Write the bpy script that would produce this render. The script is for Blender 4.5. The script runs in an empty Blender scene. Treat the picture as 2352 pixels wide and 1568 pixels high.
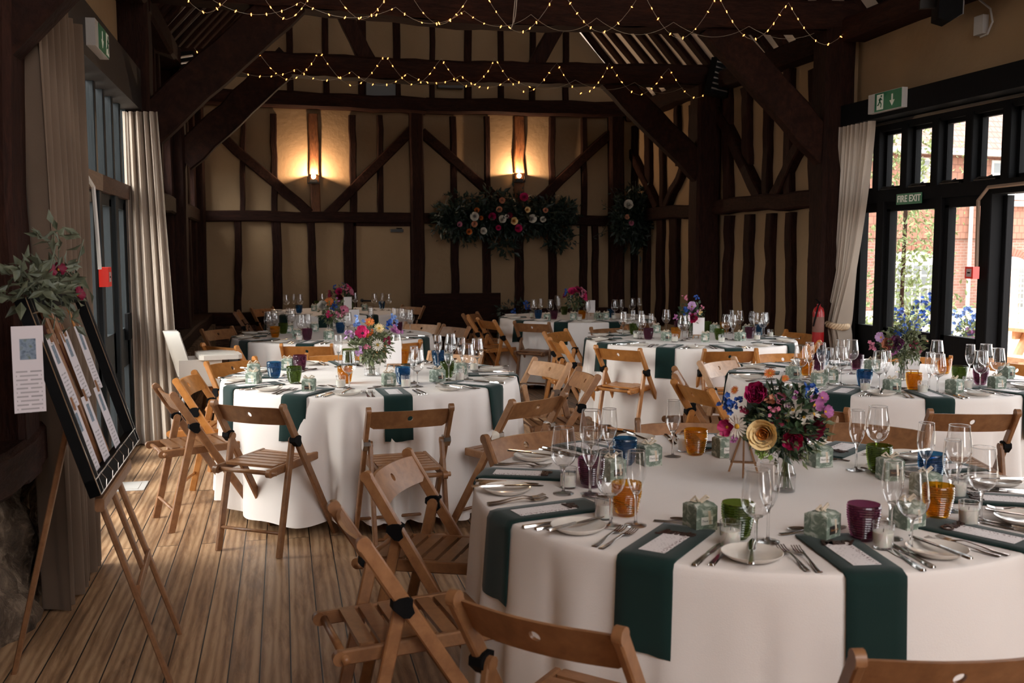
SKY=6.6
LAMP=42.0
EXPO=0.22
SUN=10.0
import bpy, bmesh, math, random
from mathutils import Vector, Matrix, Euler
R_=math.radians; PI=math.pi
sc=bpy.context.scene; COL=sc.collection
rnd=random.Random(7)
# ---------------------------------------------------------------- camera
F_,CX_,CY_=2287.0,1176.0,784.0
EYE=Vector((0,0,1.55)); YAW=math.atan(526/2287); PIT=math.atan(212/2287)
FW=Vector((math.sin(YAW)*math.cos(PIT),math.cos(YAW)*math.cos(PIT),-math.sin(PIT)))
RT=Vector((math.cos(YAW),-math.sin(YAW),0)); UP=RT.cross(FW)
cd=bpy.data.cameras.new('camera'); cam=bpy.data.objects.new('camera',cd); COL.objects.link(cam)
cd.sensor_width=36; cd.lens=36*F_/2352; cd.clip_start=.05; cd.clip_end=300
cam.location=EYE; cam.rotation_euler=Matrix((RT,UP,-FW)).transposed().to_euler(); sc.camera=cam
cd.dof.use_dof=True; cd.dof.focus_distance=5.2; cd.dof.aperture_fstop=5.6
def ray(x,y): return FW*F_+RT*(x-CX_)+UP*(CY_-y)
def pz(x,y,z=.76):
    r=ray(x,y); return EYE+r*((z-EYE.z)/r.z)
def py_(x,y,Y):
    r=ray(x,y); return EYE+r*(Y/r.y)
def px_(x,y,X):
    r=ray(x,y); return EYE+r*(X/r.x)
# ---------------------------------------------------------------- nodes / materials
MATS={}
def mat(name,col=(.5,.5,.5),rough=.6,metal=0,spec=.5,build=None,**k):
    if name in MATS: return MATS[name]
    m=bpy.data.materials.new(name); m.use_nodes=True; nt=m.node_tree; b=nt.nodes['Principled BSDF']
    b.inputs['Base Color'].default_value=(*col,1); b.inputs['Roughness'].default_value=rough
    b.inputs['Metallic'].default_value=metal; b.inputs['Specular IOR Level'].default_value=spec
    for kk,v in k.items(): b.inputs[kk.replace('_',' ')].default_value=v
    if build: build(nt,b)
    MATS[name]=m; return m
def N(nt,t,**k):
    n=nt.nodes.new(t)
    for a,v in k.items():
        if a.startswith('i_'): n.inputs[a[2:].replace('_',' ')].default_value=v
        else: setattr(n,a,v)
    return n
def coords(nt,scale=(1,1,1),rot=(0,0,0),kind='Object',loc=(0,0,0)):
    c=N(nt,'ShaderNodeTexCoord'); m=N(nt,'ShaderNodeMapping'); m.inputs['Scale'].default_value=scale; m.inputs['Rotation'].default_value=rot; m.inputs['Location'].default_value=loc
    nt.links.new(c.outputs[kind],m.inputs[0]); return m.outputs[0]
def ramp(nt,src,stops):
    r=N(nt,'ShaderNodeValToRGB'); e=r.color_ramp.elements
    while len(e)<len(stops): e.new(.5)
    for i,(p,c) in enumerate(stops): e[i].position=p; e[i].color=(*c,1) if len(c)==3 else c
    nt.links.new(src,r.inputs[0]); return r.outputs[0]
def noise(nt,vec,scale=5,detail=3,rough=.5,dist=0):
    n=N(nt,'ShaderNodeTexNoise'); n.inputs['Scale'].default_value=scale; n.inputs['Detail'].default_value=detail; n.inputs['Roughness'].default_value=rough; n.inputs['Distortion'].default_value=dist
    nt.links.new(vec,n.inputs[0]); return n.outputs[0]
def mixc(nt,f,a,b,mode='MIX'):
    m=N(nt,'ShaderNodeMix',data_type='RGBA',blend_type=mode)
    for s,v in ((m.inputs[0],f),(m.inputs[6],a),(m.inputs[7],b)):
        if isinstance(v,(int,float)): s.default_value=v
        elif isinstance(v,tuple): s.default_value=(*v,1)
        else: nt.links.new(v,s)
    return m.outputs[2]
def bump(nt,b,h,st=.3,d=.01):
    n=N(nt,'ShaderNodeBump'); n.inputs['Strength'].default_value=st; n.inputs['Distance'].default_value=d
    nt.links.new(h,n.inputs['Height']); nt.links.new(n.outputs[0],b.inputs['Normal'])
def wood(c1,c2,c3,scale,st=.25,info=True,ns=1.0,d=.004):
    def f(nt,b):
        v=coords(nt,scale)
        n=noise(nt,v,3*ns,5,.6,1.2); n2=noise(nt,v,11*ns,3,.6)
        c=ramp(nt,n,[(.28,c1),(.5,c2),(.72,c3)])
        c=mixc(nt,.35,c,ramp(nt,n2,[(.35,c1),(.7,c3)]))
        if info:
            oi=N(nt,'ShaderNodeObjectInfo'); hs=N(nt,'ShaderNodeHueSaturation')
            mr=N(nt,'ShaderNodeMapRange'); mr.inputs[3].default_value=.8; mr.inputs[4].default_value=1.2
            nt.links.new(oi.outputs['Random'],mr.inputs[0]); nt.links.new(mr.outputs[0],hs.inputs['Value']); nt.links.new(c,hs.inputs['Color']); c=hs.outputs[0]
        nt.links.new(c,b.inputs['Base Color']); bump(nt,b,n2,st,d)
    return f
OAK=dict(c1=(.008,.0026,.0017),c2=(.019,.0062,.0038),c3=(.038,.0135,.008))
M_oakx=mat('dark_oak_x',rough=.78,spec=.14,build=wood(scale=(1.2,7,7),st=.5,d=.012,**OAK))
M_oaky=mat('dark_oak_y',rough=.78,spec=.14,build=wood(scale=(7,1.2,7),st=.5,d=.012,**OAK))
M_oakz=mat('dark_oak_z',rough=.78,spec=.14,build=wood(scale=(7,7,1.2),st=.5,d=.012,**OAK))
M_oakd=mat('dark_oak_brace',rough=.78,spec=.14,build=wood(scale=(2.5,2.5,2.5),st=.35,d=.012,**OAK))
M_oak_lamplit=mat('lamplit_orange_oak',rough=.6,spec=.3,build=wood((.05,.018,.008),(.16,.055,.018),(.24,.09,.03),(7,7,1.2),.5,d=.012))  # uplighter glow on the dark oak studs, put into the base colour
def f_plaster(nt,b):
    v=coords(nt); n=noise(nt,v,1.3,4); n2=noise(nt,v,14,5,.6)
    nt.links.new(ramp(nt,n,[(.3,(.28,.183,.102)),(.7,(.335,.225,.130))]),b.inputs['Base Color']); bump(nt,b,mixc(nt,.4,n,n2),.5,.03)
M_plaster=mat('cream_plaster',rough=.9,spec=.2,build=f_plaster)
def f_ceil(nt,b):
    v=coords(nt); n=noise(nt,v,2,4)
    nt.links.new(ramp(nt,n,[(.3,(.74,.66,.60)),(.7,(.82,.75,.69))]),b.inputs['Base Color']); bump(nt,b,n,.4,.02)
M_ceil=mat('white_plaster',rough=.9,spec=.2,build=f_ceil)
def f_floor(nt,b):
    c=N(nt,'ShaderNodeTexCoord'); sx=N(nt,'ShaderNodeSeparateXYZ'); cb=N(nt,'ShaderNodeCombineXYZ')
    nt.links.new(c.outputs['Object'],sx.inputs[0]); nt.links.new(sx.outputs[1],cb.inputs[0]); nt.links.new(sx.outputs[0],cb.inputs[1])
    br=N(nt,'ShaderNodeTexBrick'); br.offset=.37; br.offset_frequency=2
    for k,v in (('Scale',1),('Mortar Size',.003),('Mortar Smooth',.2),('Bias',0),('Brick Width',3.3),('Row Height',.112)): br.inputs[k].default_value=v
    br.inputs['Color1'].default_value=(0,0,0,1); br.inputs['Color2'].default_value=(1,1,1,1); br.inputs['Mortar'].default_value=(.5,.5,.5,1)
    nt.links.new(cb.outputs[0],br.inputs[0])
    # per board offset so the grain differs from board to board
    ad=N(nt,'ShaderNodeVectorMath',operation='MULTIPLY_ADD'); nt.links.new(br.outputs[0],ad.inputs[0]); ad.inputs[1].default_value=(13,7,0)
    mp=N(nt,'ShaderNodeMapping'); mp.inputs['Scale'].default_value=(9,.9,1); nt.links.new(c.outputs['Object'],mp.inputs[0]); nt.links.new(mp.outputs[0],ad.inputs[2])
    w=N(nt,'ShaderNodeTexWave',wave_type='BANDS',bands_direction='X'); 
    for k,v in (('Scale',1.0),('Distortion',5),('Detail',5),('Detail Scale',1.5),('Detail Roughness',.6)): w.inputs[k].default_value=v
    nt.links.new(ad.outputs[0],w.inputs[0])
    n=noise(nt,ad.outputs[0],1.5,7,.72,.4); n3=noise(nt,ad.outputs[0],7,3,.6)
    base=ramp(nt,w.outputs[0],[(.0,(.36,.215,.115)),(.4,(.48,.30,.17)),(1,(.56,.37,.22))])
    stain=ramp(nt,n,[(.44,(1,1,1)),(.53,(.68,.60,.54)),(.60,(.36,.29,.26)),(.70,(.22,.17,.155))])
    base=mixc(nt,.7,base,stain,'MULTIPLY')
    tone=mixc(nt,.35,(1,1,1),ramp(nt,br.outputs[0],[(0,(.6,.55,.5)),(1,(1.1,1.05,1.0))]),'MULTIPLY')
    base=mixc(nt,1,base,tone,'MULTIPLY')
    vn=N(nt,'ShaderNodeTexVoronoi',feature='F1'); vn.inputs['Scale'].default_value=4.2; mp2=N(nt,'ShaderNodeMapping'); nt.links.new(c.outputs['Object'],mp2.inputs[0]); nt.links.new(mp2.outputs[0],vn.inputs[0])
    nails=ramp(nt,vn.outputs[0],[(.0,(.1,.07,.06)),(.022,(.1,.07,.06)),(.035,(1,1,1))])
    base=mixc(nt,1,base,nails,'MULTIPLY')
    base=mixc(nt,br.outputs['Fac'],base,(.012,.008,.006))
    nt.links.new(base,b.inputs['Base Color'])
    inv=N(nt,'ShaderNodeMath',operation='SUBTRACT'); inv.inputs[0].default_value=1; nt.links.new(br.outputs['Fac'],inv.inputs[1])
    mu=N(nt,'ShaderNodeMath',operation='MULTIPLY_ADD'); nt.links.new(n3,mu.inputs[0]); mu.inputs[1].default_value=.12; nt.links.new(inv.outputs[0],mu.inputs[2])
    bump(nt,b,mu.outputs[0],.5,.006)
    nt.links.new(ramp(nt,n3,[(.3,(.30,.30,.30)),(.7,(.46,.46,.46))]),b.inputs['Roughness'])
M_floor=mat('old_pine_boards',rough=.4,spec=.5,build=f_floor)
def f_stone(nt,b):
    v=coords(nt); n=noise(nt,v,11,6,.7,.8); vo=N(nt,'ShaderNodeTexVoronoi'); vo.inputs['Scale'].default_value=9; nt.links.new(v,vo.inputs[0])
    c=ramp(nt,n,[(.36,(.015,.010,.008)),(.5,(.13,.085,.055)),(.62,(.42,.31,.22))]); nt.links.new(mixc(nt,.5,c,ramp(nt,vo.outputs[0],[(0,(.03,.02,.014)),(1,(.34,.25,.18))]),'MIX'),b.inputs['Base Color'])
    bump(nt,b,n,1,.06)
M_stone=mat('rubble_stone',rough=.95,spec=.2,build=f_stone)
def f_cloth(c1,c2,sc_=300,st=.15):
    def f(nt,b):
        v=coords(nt); n=noise(nt,v,sc_,2); n2=noise(nt,v,2.2,3,.5,.4)
        nt.links.new(ramp(nt,n2,[(.3,c1),(.7,c2)]),b.inputs['Base Color'])
        bump(nt,b,mixc(nt,.12,n2,n),st,.02)
    return f
M_cloth=mat('white_linen',rough=.85,spec=.2,build=f_cloth((.76,.71,.68),(.80,.755,.725)),Sheen_Weight=.1)
M_napkin=mat('dark_green_linen',rough=.85,spec=.2,build=f_cloth((.003,.016,.0145),(.005,.024,.021)),Sheen_Weight=.15)
M_curtain=mat('oatmeal_linen',rough=.9,spec=.15,build=f_cloth((.40,.335,.28),(.47,.40,.335),200),Sheen_Weight=.1)
def f_curtain2(nt,b):
    f_cloth((.40,.335,.28),(.47,.40,.335),200)(nt,b)
    tr=N(nt,'ShaderNodeBsdfTranslucent'); tr.inputs[0].default_value=(.55,.47,.40,1); mx=N(nt,'ShaderNodeMixShader'); mx.inputs[0].default_value=.3
    nt.links.new(b.outputs[0],mx.inputs[1]); nt.links.new(tr.outputs[0],mx.inputs[2]); nt.links.new(mx.outputs[0],nt.nodes['Material Output'].inputs[0])
M_curtain1=mat('brown_linen',rough=.9,spec=.15,build=f_cloth((.12,.082,.058),(.165,.115,.082),200),Sheen_Weight=.1)
M_curtain2=mat('translucent_linen',rough=.9,spec=.15,build=f_curtain2)
M_black=mat('black_painted_wood',(.0035,.0035,.004),.75,0,.12,build=lambda nt,b:bump(nt,b,noise(nt,coords(nt,(8,8,1)),6,4),.3,.005))
M_slate=mat('dark_slate_painted_wood',(.012,.016,.018),.55,0,.25,build=lambda nt,b:bump(nt,b,noise(nt,coords(nt,(8,8,1)),6,4),.3,.005))
M_steel=mat('polished_steel',(.62,.60,.58),.16,1)
M_iron=mat('black_iron',(.02,.018,.017),.45,.6)
M_plate=mat('cream_stoneware',(.70,.66,.60),.14,0,.6,build=lambda nt,b:nt.links.new(ramp(nt,noise(nt,coords(nt),20,3),[(.3,(.66,.61,.55)),(.7,(.74,.70,.64))]),b.inputs['Base Color']))
M_wax=mat('cream_wax',(.78,.74,.66),.5,Subsurface_Weight=.2)
M_white=mat('white_card',(.80,.76,.76),.7)
M_redp=mat('red_plastic',(.75,.03,.018),.35)
M_redd=mat('dark_red_paint',(.30,.010,.012),.3)
M_wgrey=mat('pale_grey_plastic',(.5,.48,.46),.4)
M_twine=mat('jute_twine',(.52,.38,.25),.9)
M_rib=mat('cream_ribbon',(.62,.52,.40),.7)
M_wire=mat('clear_flex',(.42,.36,.28),.4)
M_brown=mat('dark_laser_cut_wood',(.035,.014,.009),.5)
M_gold=mat('brass_strip',(.45,.27,.12),.35,.8)
def emis(name,col,s):
    def f(nt,b):
        e=N(nt,'ShaderNodeEmission'); e.inputs[0].default_value=(*col,1); e.inputs[1].default_value=s; nt.links.new(e.outputs[0],nt.nodes['Material Output'].inputs[0])
    return mat(name,build=f)
def glassmat(name,tint,body=0.0,rough=.03,facing=.35,bcol=None,gain=1.0):
    def f(nt,b):
        tr=N(nt,'ShaderNodeBsdfTransparent'); tr.inputs[0].default_value=(*tint,1)
        gl=N(nt,'ShaderNodeBsdfGlossy'); gl.inputs['Roughness'].default_value=rough; gl.inputs['Color'].default_value=(1,1,1,1)
        fr=N(nt,'ShaderNodeFresnel'); gm=N(nt,'ShaderNodeNewGeometry'); io=N(nt,'ShaderNodeMapRange'); io.inputs[3].default_value=1.52; io.inputs[4].default_value=1/1.52
        nt.links.new(gm.outputs['Backfacing'],io.inputs[0]); nt.links.new(io.outputs[0],fr.inputs[0])
        gn=N(nt,'ShaderNodeMath',operation='MULTIPLY',use_clamp=True); gn.inputs[1].default_value=gain; nt.links.new(fr.outputs[0],gn.inputs[0])
        mx=N(nt,'ShaderNodeMixShader'); nt.links.new(gn.outputs[0],mx.inputs[0]); nt.links.new(tr.outputs[0],mx.inputs[1]); nt.links.new(gl.outputs[0],mx.inputs[2])
        out=mx
        if body>0:
            d=N(nt,'ShaderNodeBsdfDiffuse'); d.inputs[0].default_value=(*(bcol or tint),1); m2=N(nt,'ShaderNodeMixShader'); m2.inputs[0].default_value=body
            nt.links.new(out.outputs[0],m2.inputs[1]); nt.links.new(d.outputs[0],m2.inputs[2]); out=m2
        nt.links.new(out.outputs[0],nt.nodes['Material Output'].inputs[0])
    return mat(name,build=f)
M_pane=glassmat('window_glass',(.93,.95,.95))
M_bowl=glassmat('clear_thin_glass',(.96,.96,.96),gain=2.4)
def f_g(nt,b):
    g=N(nt,'ShaderNodeBsdfGlass'); g.inputs['IOR'].default_value=1.45; g.inputs['Roughness'].default_value=0.0; t=N(nt,'ShaderNodeBsdfTransparent'); mx=N(nt,'ShaderNodeMixShader'); mx.inputs[0].default_value=.2; nt.links.new(g.outputs[0],mx.inputs[1]); nt.links.new(t.outputs[0],mx.inputs[2]); nt.links.new(mx.outputs[0],nt.nodes['Material Output'].inputs[0])
M_solid=mat('solid_clear_glass',build=f_g)
TUM=dict(amber=glassmat('amber_glass',(.88,.60,.14),.16,bcol=(.46,.24,.02)),green=glassmat('green_glass',(.44,.52,.22),.2,bcol=(.075,.115,.022)),
 purple=glassmat('purple_glass',(.52,.27,.40),.16,bcol=(.14,.045,.085)),blue=glassmat('blue_glass',(.22,.46,.66),.16,bcol=(.03,.11,.20)))
CH={'oak':mat('chair_brown_wood',rough=.38,build=wood((.155,.066,.027),(.24,.108,.044),(.31,.148,.064),(3,3,3),.12)),
 'beech':mat('chair_beech_wood',rough=.35,build=wood((.30,.155,.075),(.40,.22,.115),(.48,.28,.155),(3,3,3),.12)),
 'orange':mat('chair_orange_varnished_wood',rough=.3,build=wood((.30,.11,.025),(.42,.17,.042),(.50,.215,.06),(3,3,3),.12))}
# ---------------------------------------------------------------- mesh builder
class MB:
    def __init__(s): s.v=[]; s.f=[]; s.m=[]; s.cur=0
    def add(s,vs,fs,M=None):
        o=len(s.v); s.v+=[tuple((M@Vector(v)) if M else v) for v in vs]; s.f+=[tuple(i+o for i in f) for f in fs]; s.m+=[s.cur]*len(fs); return s
    def box(s,x0,x1,y0,y1,z0,z1,M=None,c=0):
        if c:
            return s.prism([(x0+c,y0),(x1-c,y0),(x1,y0+c),(x1,y1-c),(x1-c,y1),(x0+c,y1),(x0,y1-c),(x0,y0+c)],z0,z1,M)
        v=[(x,y,z) for z in(z0,z1) for y in(y0,y1) for x in(x0,x1)]
        return s.add(v,[(0,2,3,1),(4,5,7,6),(0,1,5,4),(2,6,7,3),(0,4,6,2),(1,3,7,5)],M)
    def prism(s,poly,z0,z1,M=None):
        n=len(poly); v=[(x,y,z0) for x,y in poly]+[(x,y,z1) for x,y in poly]
        return s.add(v,[tuple(range(n))[::-1],tuple(range(n,2*n))]+[(i,(i+1)%n,n+(i+1)%n,n+i) for i in range(n)],M)
    def beam(s,p0,p1,w,d,side=None,c=.15,n=1,jit=0,rg=rnd):
        # rectangular bar, w across (along side), d the other way, chamfer c*min
        p0=Vector(p0);p1=Vector(p1); a=(p1-p0); L=a.length; a=a/L
        sd=Vector(side) if side else (Vector((0,0,1)) if abs(a.z)<.9 else Vector((1,0,0)))
        sd=(sd-a*sd.dot(a)).normalized(); o=a.cross(sd)
        k=min(w,d)*c; hw,hd=w/2,d/2
        pr=[(-hw+k,-hd),(hw-k,-hd),(hw,-hd+k),(hw,hd-k),(hw-k,hd),(-hw+k,hd),(-hw,hd-k),(-hw,-hd+k)] if k>0 else [(-hw,-hd),(hw,-hd),(hw,hd),(-hw,hd)]
        m=len(pr); vs=[]; ox=oy=0; sw=1
        j1=[rg.gauss(0,jit) for _ in range(n+1)]; j2=[rg.gauss(0,jit*.5) for _ in range(n+1)]; j3=[1+rg.gauss(0,jit*2.5) for _ in range(n+1)]
        for i in range(n+1):
            t=i/n; c0=p0+a*(L*t)+sd*j1[i]+o*j2[i]
            for x,y in pr: vs.append(tuple(c0+sd*(x*j3[i])+o*(y*(1+(j3[i]-1)*.5))))
        fs=[tuple(range(m)),tuple(range(n*m,(n+1)*m))[::-1]]
        for i in range(n):
            for q in range(m): fs.append((i*m+q,(i+1)*m+q,(i+1)*m+(q+1)%m,i*m+(q+1)%m))
        return s.add(vs,fs)
    def tube(s,pts,r,seg=6,caps=True,rr=None):
        pts=[Vector(p) for p in pts]; n=len(pts); vs=[]; prev=None
        for i,p in enumerate(pts):
            t=(pts[min(i+1,n-1)]-pts[max(i-1,0)]); t=t.normalized() if t.length>1e-9 else Vector((0,0,1))
            if prev is None: u=t.orthogonal().normalized()
            else:
                u=prev-t*prev.dot(t); u=u.normalized() if u.length>1e-6 else t.orthogonal().normalized()
            prev=u; w=t.cross(u); q=rr[i] if rr else r
            for k in range(seg):
                a=2*PI*k/seg; vs.append(tuple(p+(u*math.cos(a)+w*math.sin(a))*q))
        fs=[(i*seg+k,i*seg+(k+1)%seg,(i+1)*seg+(k+1)%seg,(i+1)*seg+k) for i in range(n-1) for k in range(seg)]
        if caps: fs+=[tuple(range(seg))[::-1],tuple(range((n-1)*seg,n*seg))]
        return s.add(vs,fs)
    def lathe(s,prof,seg=24,M=None,close=False):
        vs=[];idx=[]
        for r,z in prof:
            if r<1e-6: idx.append([len(vs)]*seg); vs.append((0,0,z))
            else:
                idx.append(list(range(len(vs),len(vs)+seg))); vs+=[(r*math.cos(2*PI*k/seg),r*math.sin(2*PI*k/seg),z) for k in range(seg)]
        fs=[]
        P=list(zip(idx[:-1],idx[1:]))+([(idx[-1],idx[0])] if close else [])
        for a,b in P:
            for k in range(seg):
                q=[a[k],a[(k+1)%seg],b[(k+1)%seg],b[k]]; u=[]
                for i in q:
                    if i not in u: u.append(i)
                if len(u)>2: fs.append(tuple(u))
        return s.add(vs,fs,M)
    def grid(s,fn,nu,nv,closeu=False):
        vs=[tuple(fn(i/(nu if closeu else nu-1),j/(nv-1))) for j in range(nv) for i in range(nu)]
        fs=[(j*nu+i,j*nu+(i+1)%nu,(j+1)*nu+(i+1)%nu,(j+1)*nu+i) for j in range(nv-1) for i in range(nu if closeu else nu-1)]
        return s.add(vs,fs)
    def mesh(s,name,mt,smooth=None):
        me=bpy.data.meshes.new(name); me.from_pydata(s.v,[],s.f)
        for m in (mt if isinstance(mt,(list,tuple)) else [mt]): me.materials.append(m)
        if isinstance(mt,(list,tuple)): me.polygons.foreach_set('material_index',s.m)
        bm=bmesh.new(); bm.from_mesh(me); bmesh.ops.recalc_face_normals(bm,faces=bm.faces); bm.to_mesh(me); bm.free()
        if smooth is not None:
            me.polygons.foreach_set('use_smooth',[True]*len(me.polygons))
            if smooth<180: me.set_sharp_from_angle(angle=R_(smooth))
        me.update(); return me
    def build(s,name,mt,parent=None,smooth=None,label=None,loc=None,rotz=0):
        o=bpy.data.objects.new(name,s.mesh(name,mt,smooth)); COL.objects.link(o)
        if parent: o.parent=parent
        if label: o['label']=label
        if loc is not None: o.location=loc
        o.rotation_euler.z=rotz
        return o
LBL={}
def tag(o,label=None,cat=None,group=None,kind=None):
    if label:
        w=label.split(); assert 4<=len(w)<=16,(len(w),label)
        if label in LBL and not group: print('DUP',label)
        LBL[label]=1; o['label']=label
    if cat: o['category']=cat
    if group: o['group']=group
    if kind: o['kind']=kind
    return o
def empty(name,loc=(0,0,0),rz=0,label=None,cat=None,group=None,kind=None):
    o=bpy.data.objects.new(name,None); COL.objects.link(o); o.location=loc; o.rotation_euler.z=rz; o.empty_display_size=.05
    return tag(o,label,cat,group,kind)
KIDS={}
def copy_tree(o,loc,rz=0,label=None,cat=None,group=None,mats=None,scale=None):
    c=o.copy(); COL.objects.link(c); c.location=loc; c.rotation_euler=(0,0,rz)
    if scale: c.scale=(scale,)*3
    def rec(a,b):
        for k in list(a.children):
            q=k.copy(); COL.objects.link(q); q.parent=b
            if mats:
                for sl in range(len(k.data.materials)):
                    nm=k.data.materials[sl].name
                    if nm in mats:
                        q.material_slots[sl].link='OBJECT'; q.material_slots[sl].material=mats[nm]
            rec(k,q)
    rec(o,c); tag(c,label,cat,group); return c
# ================================================================ SHELL
Y1,Y2,Y3,Y0=8.45,11.3,14.2,4.25
XL,XR=-1.2,5.2
def struct(mb,name,mt,label=None,smooth=None,parent=None):
    o=mb.build(name,mt,parent,smooth)
    if not parent: o['kind']='structure'
    if label: o['label']=label
    return o
fl=MB().box(-1.5,5.4,-3.2,14.4,-.12,0); struct(fl,'floor',M_floor,'old pine floorboards with dark stains and nail heads')
# back wall, plaster gable
g=MB(); zr=lambda x:3.50+max(0,1.1*(min(x-XL,XR-x)))
pts=[(-1.35,.0),(5.35,.0),(5.35,3.5),(2.0,7.15),(-1.35,3.5)]
g.add([(x,Y3,z) for x,z in pts]+[(x,Y3+.15,z) for x,z in pts],[(0,1,2,3,4),(9,8,7,6,5)]+[(i,(i+1)%5,5+(i+1)%5,5+i) for i in range(5)])
wall_back=struct(g,'wall_back',M_plaster,'cream plastered timber framed gable wall at far end')
def tim(name,parent,p0,p1,w,d,side,mt,n=7,jit=.005,c=.12):
    m=MB(); m.beam(p0,p1,w,d,side,c,n,jit); o=m.build(name,mt,parent,None); return o
YB=Y3-.03
def bst(x0,x1,yt,x2,x3,yb,d=.1,name='stud',mt=None):
    a=py_((x0+x1)/2,yt,YB); b=py_((x2+x3)/2,yb,YB); w=abs(py_(x1,yt,YB).x-py_(x0,yt,YB).x)
    return tim(name,wall_back,a,b,w,d,(1,0,0),mt or M_oakz)
for s in [(553,565,262,550,563,492),(620,635,262,624,638,492),(708,730,262,714,736,492),(802,818,265,804,820,492),(866,879,265,866,881,495),
          (1033,1047,268,1035,1050,496),(1112,1124,268,1113,1127,498),(1181,1203,268,1182,1203,498),(1261,1274,270,1261,1275,498),(1334,1346,272,1334,1347,498),
          (538,554,505,540,556,722),(624,646,505,628,650,722),(706,724,505,710,730,722),(789,812,505,790,813,722),
          (1035,1052,512,1037,1054,722),(1108,1126,512,1110,1127,722),(1183,1202,512,1183,1203,722),(1259,1276,512,1260,1278,722),(1332,1348,514,1331,1348,722),(1360,1373,514,1361,1375,722)]:
    bst(*s,mt=M_oak_lamplit if s[:2] in((708,730),(1181,1203)) and s[2]<300 else None)
for x0,x1 in [(660,675),(743,757),(823,842),(904,920),(988,999),(1066,1082),(1144,1156),(1217,1229),(1293,1305),(590,603)]:
    xm=py_((x0+x1)/2,230,YB).x; zt=min(3.5+1.1*(xm-XL),3.5+1.1*(XR-xm))-.1
    w=py_(x1,230,YB).x-py_(x0,230,YB).x
    tim('stud',wall_back,(xm,YB,3.5),(xm,YB,zt),w,.1,(1,0,0),M_oakz)
tim('post',wall_back,(py_(956,262,YB).x,YB-.02,3.5),(py_(959,722,YB).x,YB-.02,.6),.185,.16,(1,0,0),M_oakz)
tim('post',wall_back,(-1.1,YB-.02,3.6),(-1.12,YB-.02,0),.22,.2,(1,0,0),M_oakz)
tim('post',wall_back,(py_(1412,262,YB).x,YB-.02,3.5),(py_(1416,722,YB).x,YB-.02,0),.21,.22,(1,0,0),M_oakz)
tim('tie_beam',wall_back,(-1.25,YB-.05,3.58),(2.0,YB-.05,3.55),.21,.26,(0,0,1),M_oakx,9,.008)
tim('tie_beam',wall_back,(2.0,YB-.05,3.55),(5.15,YB-.05,3.59),.21,.26,(0,0,1),M_oakx,9,.008)
tim('rail',wall_back,(-1.1,YB-.012,2.0),(5.0,YB-.012,1.965),.15,.13,(0,0,1),M_oakx,14,.006)
tim('sill',wall_back,(-1.1,YB-.03,.60),(5.0,YB-.03,.60),.17,.22,(0,0,1),M_oakx,12,.006)
for a,b in [((514,320),(712,490)),((945,300),(752,492)),((968,303),(1180,492)),((1398,308),(1200,496))]:
    A=py_(*a,YB-.01);B=py_(*b,YB-.01); tim('brace',wall_back,A,B,.135,.11,(0,0,1),M_oakd)
m=MB(); m.box(-1.1,4.9,YB-.10,YB+.02,0,.52); struct(m,'plinth',mat('dark_brick_plinth',rough=.9,build=lambda nt,b:(nt.links.new(ramp(nt,noise(nt,coords(nt,(3,3,9)),4,4),[(.35,(.03,.018,.012)),(.65,(.12,.06,.04))]),b.inputs['Base Color']))),parent=wall_back)
# back door
dr=empty('door_1',(1.39,Y3-.02,0),kind='structure',label='plastered white door in back wall with closer')
x0,x1=py_(817,520,Y3).x-1.39,py_(941,520,Y3).x-1.39
MB().box(x0,x1,-.025,.02,.0,1.87,c=.004).build('door_leaf',M_plaster,dr)
MB().box(x0-.05,x0,-.05,.03,0,1.92).box(x1,x1+.02,-.05,.03,0,1.92).box(x0-.05,x1+.02,-.05,.03,1.87,1.92).build('door_frame',M_oakz,dr)
m=MB(); m.box(x1-.28,x1-.10,-.08,-.03,1.79,1.83,c=.008); m.beam((x1-.12,-.06,1.84),(x1-.2,-.1,1.84),.015,.01); m.build('door_closer',M_iron,dr)
m=MB(); m.tube([(x0+.07,-.02,.83),(x0+.07,-.07,.83),(x0+.2,-.075,.825)],.011,6); m.lathe([(0,0),(.026,0),(.026,.01),(0,.01)],12,Matrix.Translation((x0+.07,-.02,.83))@Matrix.Rotation(PI/2,4,'X')); m.lathe([(0,0),(.022,0),(.022,.01),(0,.01)],12,Matrix.Translation((x0+.07,-.02,.76))@Matrix.Rotation(PI/2,4,'X')); m.build('door_handle',M_iron,dr)
# ---- right wall beyond window bay
g=MB(); g.box(5.15,5.32,Y1-.05,Y3+.1,0,3.55)
wall_right=struct(g,'wall_right',M_plaster,'cream plaster between dark crooked timbers on right')
XB=5.13
def rst(x0,x1,yt,x2,x3,yb,d=.1,name='stud'):
    a=px_((x0+x1)/2,yt,XB); b=px_((x2+x3)/2,yb,XB); w=abs(px_(x1,yt,XB).y-px_(x0,yt,XB).y)
    m=MB(); m.beam(a,b,w,d,(0,1,0),.12,8,.009); return m.build(name,M_oakz,wall_right)
for s in [(1456,1463,290,1455,1462,480),(1486,1497,285,1486,1497,480),(1520,1528,280,1520,1530,480),(1553,1562,245,1557,1566,380),(1588,1600,240,1594,1603,480),
  (1666,1681,200,1670,1684,465),(1711,1726,200,1713,1726,380),(1762,1775,150,1754,1775,465),(1809,1825,160,1809,1822,460),(1864,1879,160,1865,1880,455),
  (1455,1463,505,1455,1462,745),(1483,1493,505,1481,1491,745),(1513,1526,505,1512,1523,745),(1545,1562,502,1542,1558,745),(1590,1602,500,1588,1598,745),
  (1671,1685,495,1664,1676,790),(1716,1731,492,1709,1724,790),(1767,1781,490,1762,1775,790),(1812,1826,488,1812,1824,790),(1866,1879,485,1864,1879,790)]:
    rst(*s)
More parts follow.
